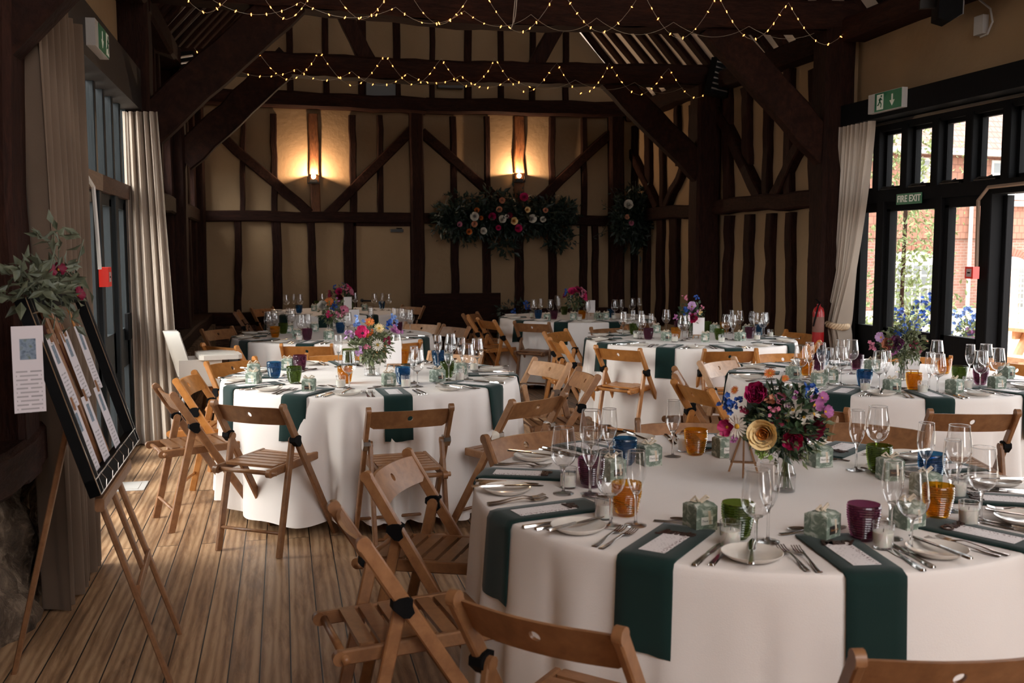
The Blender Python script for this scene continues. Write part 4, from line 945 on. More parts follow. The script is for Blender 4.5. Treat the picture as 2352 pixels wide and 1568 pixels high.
vase('T6',.11,.045,'small clear vase on the right corner table'); bouquet('T6',.22,.125,'pink and blue bouquet in the right corner',px_off('T6',255,[('spray','pink',1572,686,.03,0),('spray','blue',1598,684,.03,0),('open','lilac',1588,704,.05,.06),('spray','mauve',1592,715,.04,.1),('spray','blue',1572,712,.045,.07),('peony','hotpink',1590,728,.04,.1),('spray','mauve',1552,728,.03,.05),('spray','pink',1612,708,.03,.03),('spray','yellow',1604,716,.025,.08)]),150,6,None,M_leaf,h=.11)
vase('T7',.09,.04,'small clear vase on the rear right table'); bouquet('T7',.21,.13,'pink sweet pea bouquet on the rear right table',[],140,7,(PINK,12,.04),h=.09)
# ---- little easels holding the table number cards
def card_easel(t,label,back=False,s=1.0):
    x,y=CPOS[t]; a=math.atan2(EYE.y-y,EYE.x-x)+PI/2; 
    if back: a+=PI
    e=empty('mini_easel',(x,y,TZ),a,label+' easel','easel'); 
    m=MB(); m.beam((-.05,-.028,0),(-.004,.0,.155),.007,.005,(1,0,0)); m.beam((.05,-.028,0),(.004,.0,.155),.007,.005,(1,0,0)); m.beam((0,.07,0),(0,.0,.15),.007,.005,(1,0,0)); m.build('legs',CH['beech'],e)
    MB().box(-.045,.045,-.038,-.018,.034,.040).build('ledge',CH['beech'],e)
    m=MB(); m.box(-.05,.05,-.0008,.0008,0,.15); c=m.build('table_card',M_white,None,loc=(x,y,TZ)); c.matrix_world=Matrix.Translation((x,y,TZ))@Matrix.Rotation(a,4,'Z')@Matrix.Translation((0,-.0255,.0415))@Matrix.Rotation(R_(-11),4,'X')
    tag(c,label+' card','card','table number cards'); 
card_easel('T1','white card seen from behind on the nearest table',True)
card_easel('T3','white card on the middle left table',False); card_easel('T2','white card on the right window table',False)
card_easel('T6','white card on the right corner table'); card_easel('T7','white card on the rear right table'); card_easel('T4','white card on the second left table'); card_easel('T5','white card on the rear left table')
# ---- hanging flower arrangements on the back wall
def hanging(name,label,pxs,R,seed,n,fl,yy=13.85):
    c=py_(*pxs,yy); rg=random.Random(seed); b=empty(name,tuple(c),0,label,'flower arrangement')
    m=MB(); 
    for i in range(n//60):
        u=rg.uniform(-.9,.9); cc=Vector((u*R[0],0,rg.gauss(0,.35)*R[2]-.12*abs(u)*R[2])); leaves(m,cc,(R[0]*.28,R[1],R[2]*.62*(1-.3*u*u)),60,rg,(.07,.14),.42,1,.2,.3)
    
    for i in range(26):
        u=rg.uniform(-1,1); p=Vector((u*R[0]*.9,rg.uniform(-.1,.05),rg.uniform(-.4,.5)*R[2])); d=Vector((u*.9,rg.uniform(-.3,0),rg.choice((-1,1))*rg.uniform(.2,1))).normalized(); e=p+d*R[2]*rg.uniform(.7,1.1)
        m.tube([p,(p+e)/2+Vector((0,0,.03)),e],.004,4)
        for k in range(7): leaves(m,p+(e-p)*(k/6),(.03,.03,.03),2,rg,(.04,.08),.35)
    m.build('foliage',M_dleaf,b)
    for col,x,y,s in fl:
        q=py_(x,y,yy-R[1]*1.0); add_flower(b,'rose',col,q-c,(rg.uniform(-.3,.3),-1,rg.uniform(-.2,.3)),s,rg)
hanging('hanging_floral_garland','dark green hanging garland dotted with roses below the right wall lamp',(1168,500),(.95,.22,.34),11,4200,
 [('white',1090,497,.05),('magenta',1130,497,.045),('peach',1153,460,.035),('white',1153,504,.045),('yellow',1180,507,.045),('white',1222,502,.05),('hotpink',1190,524,.045),('peach',1147,481,.035),('hotpink',1204,453,.05),('white',1247,504,.035),('orange',1095,483,.03),('peach',1090,514,.035),('hotpink',1145,523,.03),('orange',1077,532,.035),('white',1110,530,.04),('peach',1253,483,.03),('pink',1056,515,.03),('yellow',1211,482,.035),('crimson',1170,494,.035),('white',1164,497,.025),('orange',1105,500,.025)])
hanging('hanging_floral_spray','dark hanging flower spray with one pale rose on corner post',(1458,500),(.28,.2,.48),12,2000,[('white',1443,470,.055),('pink',1450,512,.03),('peach',1440,498,.03)],13.6)
# ================================================================ EASEL ON THE FLOOR
E0=empty('floor_easel',(-.6,3.75,0),0,'tall wooden tripod easel carrying the framed seating plan','easel')
ap=Vector((-.79,3.55,1.44)); o0=Vector((-.6,3.75,0))
M_ew=mat('easel_beech',rough=.45,build=wood((.16,.07,.03),(.24,.11,.05),(.31,.155,.075),(3,3,3),.12))
for nm_,p0,p1,w_,d_ in [('leg',(-.42,3.62,0),(-.795,3.40,1.38),.03,.018),('leg',(-.435,4.11,0),(-.795,3.68,1.38),.03,.018),('leg',(-.99,3.85,0),(-.69,3.47,1.0),.03,.018),
    ('crossbar',(-.51,3.56,.37),(-.53,4.0,.37),.045,.014),('mast',(-.52,3.80,.36),(-.80,3.55,1.42),.03,.016),('ledge',(-.60,3.42,.715),(-.605,4.06,.715),.045,.03)]:
    m=MB(); m.beam(Vector(p0)-o0,Vector(p1)-o0,w_,d_,(0,1,0) if nm_ in('leg','mast') else (0,0,1),.2); m.build(nm_,M_ew,E0,35)
# frame plane: origin bottom near corner, u along, v up
A_=Vector((-.615,3.345,.755)); B_=Vector((-.625,4.30,.755)); U_=(B_-A_); FWd=U_.length; U_.normalize(); V_=Vector((-.31,0,1)).normalized(); V_=(V_-U_*V_.dot(U_)).normalized(); N_=U_.cross(V_).normalized()
if N_.x<0: N_=-N_
FH=.665
FM=Matrix((U_,V_,N_)).transposed().to_4x4(); FM.translation=A_
fr=empty('seating_plan_frame',(0,0,0),0,'black picture frame with copper pegs leaning on the floor easel','frame'); fr.matrix_world=FM
m=MB(); b=.055
m.box(0,FWd,0,b,0,.035).box(0,FWd,FH-b,FH,0,.035).box(0,b,0,FH,0,.035).box(FWd-b,FWd,0,FH,0,.035); m.build('moulding',M_black,fr)
m=MB()
for z_ in (.036,): m.box(.004,FWd-.004,b-.004,b,z_-.002,z_+.001).box(.004,FWd-.004,FH-b,FH-b+.004,z_-.002,z_+.001).box(b-.004,b,.004,FH-.004,z_-.002,z_+.001).box(FWd-b,FWd-b+.004,.004,FH-.004,z_-.002,z_+.001).box(0,FWd,0,.004,z_-.002,z_+.001).box(0,.004,0,FH,z_-.002,z_+.001).box(FWd-.004,FWd,0,FH,z_-.002,z_+.001)
for i in range(6): m.tube([(.1+i*.13,.0,.037),(.11+i*.13,b*.5,.045),(.1+i*.13,b,.037)],.0016,5)
m.build('metal_edge',M_steel,fr)
for i in range(4): m=MB(); m.beam((.07+.24*i,.03,-.012),(.07+.24*i,FH-.03,-.012),.022,.006,(1,0,0)); m.build('hanging_strip',CH['orange'] if i%2 else M_ew,fr)
m=MB(); m.box(.07,.50,FH*.60,FH-.06,-.004,.0); m.build('burgundy_header',mat('burgundy_card',(.10,.008,.012),.6),fr)
txt('The Wedding',.06,M_white,fr,'header_lettering',.0003,.3,(.29,FH-.16,.0015),(0,0,0))
def f_card(nt,b):
    c=N(nt,'ShaderNodeTexCoord'); br=N(nt,'ShaderNodeTexBrick')
    for k,v in (('Scale',1),('Mortar Size',.004),('Brick Width',.06),('Row Height',.013),('Mortar Smooth',0)): br.inputs[k].default_value=v
    br.inputs['Color1'].default_value=(.5,.5,.5,1); br.inputs['Color2'].default_value=(.6,.6,.6,1); br.inputs['Mortar'].default_value=(1,1,1,1); nt.links.new(c.outputs['Object'],br.inputs[0])
    sp=N(nt,'ShaderNodeSeparateXYZ'); nt.links.new(c.outputs['Object'],sp.inputs[0])
    def step(i,a,b_): m_=N(nt,'ShaderNodeMapRange'); m_.inputs[1].default_value=a; m_.inputs[2].default_value=b_; nt.links.new(sp.outputs[i],m_.inputs[0]); return m_.outputs[0]
    ab=N(nt,'ShaderNodeMath',operation='ABSOLUTE'); nt.links.new(sp.outputs[0],ab.inputs[0]); ma=N(nt,'ShaderNodeMapRange'); ma.inputs[1].default_value=.036; ma.inputs[2].default_value=.037; nt.links.new(ab.outputs[0],ma.inputs[0])
    t=mixc(nt,ma.outputs[0],br.outputs[0],(1,1,1)); t=mixc(nt,step(1,.0,.001),t,(1,1,1))
    n=noise(nt,coords(nt),40,3); pic=ramp(nt,n,[(.35,(.10,.16,.22)),(.5,(.30,.42,.52)),(.65,(.16,.22,.12))])
    mb=N(nt,'ShaderNodeMapRange'); mb.inputs[1].default_value=.022; mb.inputs[2].default_value=.024; nt.links.new(ab.outputs[0],mb.inputs[0])
    inside=mixc(nt,mb.outputs[0],(1,1,1),(0,0,0)); inside=mixc(nt,1,inside,step(1,.03,.031),'MULTIPLY'); inv=N(nt,'ShaderNodeMapRange'); inv.inputs[1].default_value=.095; inv.inputs[2].default_value=.096; inv.inputs[3].default_value=1; inv.inputs[4].default_value=0; nt.links.new(sp.outputs[1],inv.inputs[0]); inside=mixc(nt,1,inside,inv.outputs[0],'MULTIPLY')
    t=mixc(nt,inside,t,pic); nt.links.new(mixc(nt,1,(.62,.57,.60),t,'MULTIPLY'),b.inputs['Base Color'])
M_sc=mat('seating_card',rough=.7,build=f_card)
k=0
for row,(vv) in enumerate((.40,.165)):
    for i,uu in enumerate((.16,.36,.60) if row else (.20,.42,.66)):
        m=MB(); w_,h_=.058,.125; m.box(-w_,w_,-h_,h_,-.0006,.0006); c=m.build('seating_card',M_sc); c.matrix_world=FM@Matrix.Translation((uu,vv,.016+.002*i))@Matrix.Rotation(R_(rnd.uniform(-3,3)),4,'Z')
        mm=MB(); mm.box(-.004,.004,h_-.02,h_+.025,.001,.007); mm.build('peg',M_ew,c)
        tag(c,f"white seating card, {('left','middle','right')[i]} of the {('top','bottom')[row]} row in frame",'card','seating cards in the frame')
m=MB(); m.box(-.045,.045,-.135,.135,-.0006,.0006); c=m.build('seating_card',M_sc); c.matrix_world=Matrix.Translation(py_(66,848,3.33))@Matrix.Rotation(R_(20),4,'Z')@Matrix.Rotation(PI/2,4,'X'); tag(c,'white seating card hanging left of the black frame','card','seating cards in the frame')
# greenery over the frame
rg=random.Random(21); gp=FM@Vector((.28,FH+.02,.02)); gr=empty('eucalyptus_garland',tuple(gp),0,'eucalyptus greenery draped over the top of the black frame','garland')
m=MB()
for i in range(26):
    q=(FM.to_3x3()@Vector((rg.uniform(-.3,.5),rg.uniform(-.05,.06),rg.uniform(-.02,.05)))); leaves(m,q,(.07,.07,.07),11,rg,(.035,.075),.45,1,.2,.1)
for i in range(9):
    q=(FM.to_3x3()@Vector((rg.uniform(-.2,.35),0,0))); e=q+Vector((rg.uniform(-.05,.1),rg.uniform(-.12,.12),rg.choice((-1,1))*rg.uniform(.08,.2))); m.tube([q,(q+e)/2+Vector((.03,0,0)),e],.0022,5)
    leaves(m,e,(.02,.03,.03),5,rg,(.04,.07),.4)
m.build('foliage',M_euc,gr)
for i in range(3): add_flower(gr,'open','crimson',(FM.to_3x3()@Vector((-.02+.17*i,.05-.1*(i==2),.05))),(1,-.6,.4),.03,rg)
# ================================================================ HIGH CHAIR
hc=empty('high_chair',(-.62,8.15,0),R_(-80),'white plastic high chair with tray behind the orange chair','high chair')
M_hc=mat('white_plastic',(.62,.58,.53),.4)
m=MB()
m.grid(lambda u,v:Vector(((u-.5)*.27*(1-.45*v**3),-.17-.10*v-.03*math.sin(PI*u)+.08*(2*u-1)**2,.56+.36*v)),10,10); m.grid(lambda u,v:Vector(((u-.5)*.25*(1-.45*v**3),-.15-.10*v+.07*(2*u-1)**2,.56+.35*v)),10,10)
m.grid(lambda u,v:Vector(((v-.5)*.32,-.18+.30*u,.55-.05*math.sin(PI*u))),8,6); m.grid(lambda u,v:Vector((math.copysign(.16,v-.5),-.18+.28*u,.50+.17*abs(2*v-1))),8,4)
m.box(-.165,-.15,-.2,.12,.5,.70).box(.15,.165,-.2,.12,.5,.70).box(-.16,.16,-.2,.12,.49,.52)
m.build('seat_shell',M_hc,hc,40)
m=MB(); m.box(-.22,.22,-.05,.27,.70,.735,c=.03); m.box(-.20,.20,-.03,.25,.7351,.737,c=.03); m.build('tray',M_hc,hc,40)
for sx in (-1,1):
    for sy in (-1,1): m=MB(); m.tube([(sx*.14,-.03+sy*.11,.52),(sx*.25,-.03+sy*.25,0)],.014,8); m.build('leg',M_wgrey,hc,180)
# ================================================================ STRING LIGHTS
M_bulb=emis('warm_fairy_bulb',(1.0,.36,.07),9)
def fairy(Yf,z_top,z_bot,label,seed,xa=-.85,xb=4.72,per=.66):
    rg=random.Random(seed); e=empty('fairy_light_string',(0,Yf,0),0,label,'string lights','fairy lights'); m=MB(); bulbs=[]
    for off,ph in ((0,0),(per*.5,1)):
        x=xa+off; k=0; pts=[]
        while x<xb-.2:
            low=z_bot-rg.uniform(.0,.05)-(.0 if ph==0 else .03); top=z_top+rg.uniform(-.02,.03); w_=per*rg.uniform(.85,1.15)
            for i in range(12):
                u=i/12; s=(2*u-1); xx=x+w_*u; zz=low+(top-low)*(abs(s)**1.7) if ph==0 else low+.05+(z_bot+.06-low)*(abs(s)**2)
                pts.append(Vector((xx,-.012-.004*math.sin(i),zz)))
            x+=w_; k+=1
        m.tube(pts,.0016,4)
        d=0
        for a,b_ in zip(pts[:-1],pts[1:]):
            d+=(b_-a).length
            if d>(.085 if ph==0 else .10) and len(bulbs)<98: d=rg.uniform(-.02,.02); bulbs.append((a+b_)/2)
    m.build('wire',M_wire,e)
    bm=MB().lathe([(0,-.012),(.0024,-.008),(.0038,0),(.003,.006),(.0014,.012),(0,.012)],8).mesh('bulb',M_bulb,180)
    for p in bulbs:
        o=bpy.data.objects.new('bulb',bm); COL.objects.link(o); o.parent=e; o.location=p+Vector((0,-.006,-.004)); o.rotation_euler=(rg.uniform(-.9,.9),rg.uniform(-.9,.9),0)
        if rg.random()<.5: o.rotation_euler.x+=PI
M_bulb.cycles.emission_sampling='NONE'
fairy(Y1-.16,3.74,3.39,'warm fairy lights swagged along the nearest tie beam',3); fairy(Y2-.16,3.66,3.36,'warm fairy lights swagged along the second tie beam',4)
m=MB(); q=py_(1183,0,8.2); m.tube([q,py_(1180,30,8.2),py_(1178,55,8.2),py_(1173,68,8.2)],.004,5); m.tube([py_(1187,0,8.2),py_(1184,35,8.2),py_(1180,52,8.2)],.004,5); o=m.build('pull_cord',mat('cream_cord',(.5,.42,.34),.8)); tag(o,'short pale cord hanging over the nearest tie beam','cord')
# ================================================================ WALL LAMPS
def f_lg(nt,b):
    e=N(nt,'ShaderNodeEmission'); e.inputs[0].default_value=(1,.62,.30,1); e.inputs[1].default_value=14; t=N(nt,'ShaderNodeBsdfTransparent'); a=N(nt,'ShaderNodeAddShader'); nt.links.new(e.outputs[0],a.inputs[0]); nt.links.new(t.outputs[0],a.inputs[1]); nt.links.new(a.outputs[0],nt.nodes['Material Output'].inputs[0])
M_lampglow=mat('glowing_clear_bulb',build=f_lg)
for i,(px,pyy,lab) in enumerate([(720,411,'left black wall uplighter glowing on the back wall'),(1192,409,'right wall uplighter with a bare bulb over the garland')]):
    q=py_(px,pyy,Y3-.15); e=empty('wall_uplighter',(q.x,Y3-.16,q.z),0,lab,'wall lamp','uplighters on the back wall')
    m=MB(); m.box(-.10,.10,-.055,.155,.03,.04); m.build('top_plate',M_iron if i==0 else M_steel,e)
    m=MB(); m.box(-.085,-.075,-.04,.06,-.05,.03).box(.075,.085,-.04,.06,-.05,.03).box(-.085,.085,-.04,.06,-.06,-.05).box(-.05,.05,-.03,.07,-.045,-.01); m.build('bracket',M_iron,e)
    m=MB(); m.lathe([(0,-.0),(.022,.008),(.032,.03),(.028,.05),(0,.062)],16); m.build('bulb',M_lampglow,e,180)
    e.children[-1].location=(0,-.005,.042)
    e.children[-1].scale=(.6,.6,.5) if i==0 else (.8,.8,.7)
    l=bpy.data.lights.new('uplight','POINT'); l.energy=LAMP; l.color=(1,.68,.42); l.shadow_soft_size=.012; lo=bpy.data.objects.new('uplight',l); COL.objects.link(lo); lo.parent=e; lo.location=(0,-.035,.075)
M_lampglow.cycles.emission_sampling='NONE'
# ================================================================ SPEAKERS / HEATERS / SIGNS
def heater(loc,rz,ry,label,sx=.34,sz=.52):
    e=empty('wall_heater',loc,rz,label,'heater','black infrared heaters'); e.rotation_euler=(0,ry,rz)
    m=MB(); m.prism([(-sx/2,-.03),(-sx/2+.05,-.11),(sx/2-.05,-.11),(sx/2,-.03),(sx/2-.03,.05),(-sx/2+.03,.05)],-sz/2,sz/2); m.build('housing',M_black,e)
    m=MB(); 
    for k in range(6): m.tube([(-sx*.33,-.115,-sz*.36+k*sz*.145),(sx*.33,-.115,-sz*.36+k*sz*.145)],.014,6)
    m.build('grille',M_steel,e); MB().box(-.03,.03,.05,.16,-.05,.05).build('bracket',M_iron,e); return e
q=py_(1652,180,11.0); heater(tuple(q),R_(-8),R_(12),'tilted black heater on the second right post',.30,.42)
q=px_(2165,8,4.85); heater(tuple(q),R_(60),R_(82),'black heater cropped by the top edge at right',.30,.55)
q=py_(428,168,11.05); heater(tuple(q),R_(15),R_(-14),'black heater in the shadow of the second left post',.26,.40)
M_green=mat('green_sign',(.022,.17,.085),.4); M_lum=mat('white_sign_ink',(.85,.90,.82),.5)
def sign_man(p,x,s):
    m=MB(); m.box(x-.045*s,x+.045*s,-.06*s,.06*s,0,.001); m.build('pictogram_panel',M_lum,p)
    m=MB(); z=.0022
    m.beam((x-.005*s,.005*s,z),(x+.012*s,.03*s,z),.018*s,.002,(1,0,0),0); m.beam((x+.0,.004*s,z),(x+.02*s,-.02*s,z),.011*s,.002,(1,0,0),0); m.beam((x+.02*s,-.02*s,z),(x+.012*s,-.045*s,z),.010*s,.002,(1,0,0),0); m.beam((x-.004*s,.004*s,z),(x-.018*s,-.02*s,z),.011*s,.002,(1,0,0),0); m.beam((x-.018*s,-.02*s,z),(x-.035*s,-.024*s,z),.010*s,.002,(1,0,0),0)
    m.beam((x+.01*s,.026*s,z),(x+.03*s,.012*s,z),.008*s,.002,(1,0,0),0); m.beam((x+.006*s,.028*s,z),(x-.016*s,.016*s,z),.008*s,.002,(1,0,0),0); m.lathe([(0,0),(.009*s,0),(.009*s,.002),(0,.002)],12,Matrix.Translation((x+.018*s,.044*s,z-.001))); m.build('running_figure',M_green,p)
def exit_sign(M,label,L=.38,H_=.16,D=.05,f=1):
    e=empty('exit_sign',(0,0,0),0,label,'exit sign','illuminated exit signs'); e.matrix_world=M
    MB().box(-L/2-.10,L/2,-H_/2,H_/2,-D,0).build('housing',M_wgrey,e); MB().box(-L/2,L/2-.005,-H_/2+.004,H_/2-.004,.0,.003).build('green_panel',M_green,e)
    sign_man(e,.11*f,1.05)
    q_=-.06*f; m=MB(); m.beam((q_,.045,.004),(q_,-.01,.004),.018,.002,(1,0,0),0); m.add([(q_-.035,-.005,.005),(q_+.035,-.005,.005),(q_,-.05,.005),(q_-.035,-.005,.003),(q_+.035,-.005,.003),(q_,-.05,.003)],[(0,1,2),(5,4,3),(0,3,4,1),(1,4,5,2),(2,5,3,0)]); m.build('down_arrow',M_lum,e)
    for c in e.children:
        if c.name.startswith(('pictogram','running')): c.location.z=.0035
    return e
# right sign: face looks to -X
def face(origin,u,v):
    u=Vector(u).normalized(); v=Vector(v).normalized(); n=u.cross(v); M=Matrix((u,v,n)).transposed().to_4x4(); M.translation=Vector(origin); return M
q=px_(2040,230,4.93); exit_sign(face(q,(0,-1,0),(0,0,1)),'lit green exit sign with running man on the right lintel',f=-1)
q=px_(238,95,-.99); exit_sign(face(q,(0,1,0),(0,0,1)),'exit sign box seen from its side on the left lintel',.34,.15,.05)
q=px_(2088,456,5.153); f_=empty('fire_exit_sign',(0,0,0),0,'green FIRE EXIT sign on the black transom','sign'); f_.matrix_world=face(q,(0,-1,0),(0,0,1))
MB().box(-.175,.175,-.045,.045,-.001,.003).build('sign_plate',M_green,f_); txt('FIRE EXIT',.078,M_lum,f_,'lettering',.0006,0,(0,0,.004),(0,0,0),.0016)
def callpoint(M,label,s=.09):
    e=empty('fire_call_point',(0,0,0),0,label,'alarm call point','red break glass call points'); e.matrix_world=M
    MB().box(-s/2,s/2,-s/2,s/2,0,.055,c=.0).build('red_case',M_redp,e); MB().box(-.028,.028,-.03,.03,.0552,.057).build('front_panel',mat('call_point_grey',(.4,.3,.3),.5),e)
    m=MB(); m.box(-.016,.016,-.005,.005,.0572,.058); m.build('press_mark',M_black,e)
q=px_(2240,626,5.10); callpoint(face(q-Vector((0,0,0)),(0,-1,0),(0,0,1))@Matrix.Rotation(R_(0),4,'Y'),'red alarm call point beside the open door on the right')
q=px_(231,636,-1.10); callpoint(face(q,(0,1,0),(0,0,1)),'red alarm call point on the left door frame',.12)
# conduits
m=MB(); pts=[px_(x,y,5.12) for x,y in [(2243,612),(2247,460),(2270,430),(2352,421),(2480,408)]]; m.tube(pts,.014,4); o=m.build('cable_trunking',mat('bare_wood_trunking',(.25,.17,.12),.6)); tag(o,'pale cable trunking running around the right door head','cable')
m=MB(); pts=[px_(x,y,-1.09) for x,y in [(188,118),(186,160),(192,300),(197,400),(214,428),(222,520),(229,618)]]; m.tube(pts,.012,5); o=m.build('cable_conduit',mat('white_conduit',(.6,.57,.54),.5)); tag(o,'white conduit running down the left door frame to the call point','cable')
m=MB(); pts=[px_(x,y,5.17) for x,y in [(2250,0),(2275,20),(2280,50),(2268,78),(2252,85)]]; m.tube(pts,.008,5); m.box(5.15,5.2,*(lambda p:(p.y-.05,p.y+.05,p.z-.07,p.z+.07))(px_(2252,58,5.17))); o=m.build('wall_socket_cable',M_wgrey); tag(o,'wall socket with a looped cable on the upper right wall','socket')
q=pz(303,1117,0); m=MB(); m.box(q.x-.09,q.x+.09,q.y-.13,q.y+.13,0,.004); m.box(q.x-.05,q.x+.05,q.y-.09,q.y+.09,.004,.006); o=m.build('floor_vent',M_wgrey); tag(o,'grey metal floor plate set in the boards by the left doors','floor plate')
# extinguisher
q=py_(1884,742,8.215); x=q.x; e=empty('fire_extinguisher',(x,8.25,q.z-.20),0,'red fire extinguisher hanging beside the tied curtain','fire extinguisher')
MB().lathe([(0,0),(.07,0),(.078,.02),(.078,.38),(.06,.43),(.025,.455),(.025,.48),(0,.48)],24).build('cylinder',M_redd,e,40)
m=MB(); m.lathe([(.0785,.15),(.0785,.33)],24); m.build('instruction_label',mat('cream_label',(.16,.07,.05),.6),e,180)
m=MB(); m.beam((0,-.03,.49),(0,.08,.53),.025,.012,(1,0,0)); m.beam((0,-.02,.47),(0,.07,.46),.02,.01,(1,0,0)); m.tube([(0,-.02,.48),(-.04,-.06,.46),(-.07,-.06,.36),(-.085,-.02,.22)],.011,6); m.build('valve_and_hose',M_black,e,40)
e.scale=(.68,.68,.78)
# ================================================================ CURTAINS
def curtain(name,label,fn,nf,amp,mt=M_curtain,nz=40,nu=150,seed=0):
    rg=random.Random(seed); ph=[rg.uniform(0,6) for _ in range(6)]
    m=MB()
    def f(u,v):
        c,w,nrm,z=fn(u,v)
        s=2*PI*nf*u; a=amp*(.5+.5*min(1,w/.35+.25))
        a*=1+1.6*max(0,1-abs(z-.86)/.5)*(nf==9)
        off=a*(math.sin(s+ph[0]+.5*math.sin(s*.37+ph[1]))+.35*math.sin(2.3*s+ph[2]+2*v))
        return (c[0]+nrm[0]*off,c[1]+nrm[1]*off,z)
    m.grid(f,nu,nz); o=m.build(name,mt,None,180); tag(o,label,'curtain'); return o
def c_right(u,v):
    z=2.655-v*2.62; t=min(1,v/.70)
    ya=8.40+.05*t-.03; w=.58*(1-.60*t**1.4)
    if z<.85: k=(.85-z)/.85; w=.23+.22*k**.7; ya=8.42+.06*k
    y0=ya+.10*(1-t*.2)-0; return ((5.0,y0-.09-w*u+.02),w,(1,0),z)
curtain('curtain','cream linen curtain tied back with rope beside the right glazing',c_right,9,.028,M_curtain2,seed=3)
m=MB(); 
for ph in (0,2.1,4.2): m.tube([(4.99+(.088+.012*math.cos(9*a+ph))*math.cos(a),8.30+(.135+.012*math.cos(9*a+ph))*math.sin(a),.86+.02*math.sin(9*a+ph)+.02*math.sin(a)) for a in [2*PI*i/60 for i in range(61)]],.014,6)
o=m.build('rope_tieback',M_twine,None,180); tag(o,'plaited jute rope tieback around the right curtain','tieback')
def c_l2(u,v):
    z=2.60-v*2.59; w=.26+.12*v; return ((-1.17+w*u,8.24-.06*u+.02*v),w,(0,1),z)
curtain('curtain','pale linen curtain lit from behind at the far edge of the left doors',c_l2,5,.03,M_curtain2,seed=5)
def c_l1(u,v):
    z=2.62-v*2.6; y=4.30+.92*u*(1-.08*v)+.12*v*(1-u); return ((-.98+.02*v+.10*u*(1-v)*0,y),1.2,(1,0),z)
curtain('curtain','heavy brown linen curtain in deep folds behind the floor easel',c_l1,7,.055,M_curtain1,seed=8,nu=240)
# ================================================================ BACK OF THE ROOM
e=empty('wooden_settle',(2.4,13.85,0),0,'dark wooden settle against the back wall','bench')
MB().box(-.62,.62,.0,.05,.40,.93,c=.0).build('backrest',M_oakx,e); MB().box(-.62,.62,-.38,.03,.40,.45).build('seat',M_oakx,e)
for s in (-1,1): MB().box(s*.6-.03,s*.6+.03,-.38,.05,0,.62).build('end_panel',M_oakz,e)
def smallbox(name,x,y,w_,h_,label,cat,mt,pxy=Y3-.12):
    q=py_(x,y,pxy); m=MB(); m.box(q.x-w_/2,q.x+w_/2,q.y-.06,q.y+.07,q.z-h_/2,q.z+h_/2); 
    o=m.build(name,mt); tag(o,label,cat); return o
smallbox('wall_fan_heater',874,212,.40,.22,'grey box fitting above the back tie beam at left','fitting',mat('dark_grey_metal',(.06,.055,.05),.5))
o=smallbox('wall_vent',1034,193,.36,.12,'dark slatted vent above the back tie beam','vent',mat('dark_vent',(.03,.028,.026),.5))
e=empty('delphinium_pot',tuple(py_(1178,712,13.4)-Vector((0,0,.30))),0,'dark potted delphiniums standing by the settle','plant'); rg=random.Random(4)
MB().lathe([(0,0),(.09,0),(.12,.18),(.11,.18),(0,.16)],18).build('pot',M_iron,e,40); m=MB(); leaves(m,Vector((0,0,.30)),(.28,.2,.2),150,rg,(.05,.09),.4); m.build('foliage',M_dleaf,e)
for i in range(5): add_flower(e,'spray','blue',Vector((rg.uniform(-.22,.22),-.1,rg.uniform(.25,.45))),(0,-1,.3),.05,rg)
q=py_(1178,712,13.4); e.location.z=0; e.children[1].location.z=q.z-.35
for c in list(e.children)[2:]: c.location.z+=q.z-.35
e.children[0].scale=(1.3,1.3,(q.z-.2)/.18)
m=MB(); pts=[px_(x,y,-1.02) for x,y in [(361,350),(366,460),(368,555)]]; m.tube(pts,.006,5); m.lathe([(0,-.03),(.012,-.02),(.012,.01),(0,.02)],8,Matrix.Translation(pts[-1])); o=m.build('light_pull_cord',M_twine); tag(o,'light pull cord with a small knob by the left post','cord')
# ================================================================ OUTSIDE THE GLAZING
FU=Vector((.99255,.12187,0)); FN=Vector((.12187,-.99255,0)); FQ=Vector((14.982,23.347,0))
FMx=Matrix((FU,Vector((0,0,1)),FN)).transposed().to_4x4(); FMx.translation=FQ   # local x along, y up, z towards the barn
H=empty('brick_house',(0,0,0),0,'red brick house with tile hung upper storey across the yard','house'); H.matrix_world=FMx
def f_brick(bw,rh,c1,c2,mo,ms=.012):
    def f(nt,b):
        br=N(nt,'ShaderNodeTexBrick')
        for k,v in (('Scale',1),('Mortar Size',ms),('Brick Width',bw),('Row Height',rh),('Mortar Smooth',.1)): br.inputs[k].default_value=v
        br.inputs['Color1'].default_value=(*c1,1); br.inputs['Color2'].default_value=(*c2,1); br.inputs['Mortar'].default_value=(*mo,1); v=coords(nt); nt.links.new(v,br.inputs[0])
        n=noise(nt,v,3,4); nt.links.new(mixc(nt,.3,br.outputs[0],ramp(nt,n,[(.3,c1),(.7,c2)])),b.inputs['Base Color'])
    return f
M_brk=mat('red_brickwork',rough=.9,build=f_brick(.23,.078,(.21,.088,.062),(.26,.13,.095),(.27,.215,.18)))
M_hung=mat('orange_hung_tiles',rough=.85,build=f_brick(.18,.20,(.235,.10,.066),(.285,.14,.095),(.12,.05,.035),.014))
M_roof=mat('weathered_roof_tiles',rough=.85,build=f_brick(.18,.17,(.19,.115,.095),(.26,.17,.14),(.09,.055,.045),.016))
M_joinery=mat('white_joinery',(.52,.50,.47),.5)
MB().box(-9,9,-.2,1.84,-.3,0).build('brick_wall',M_brk,H); MB().box(-9,9,1.84,4.1,-.3,.07).build('hung_tile_wall',M_hung,H)
m=MB(); m.add([(-9,4.1,.35),(9,4.1,.35),(9,8.2,-3.6),(-9,8.2,-3.6),(-9,4.0,.35),(9,4.0,.35),(9,8.0,-3.6),(-9,8.0,-3.6)],[(0,1,2,3),(7,6,5,4),(0,4,5,1),(2,6,7,3)]); m.build('tiled_roof',M_roof,H)
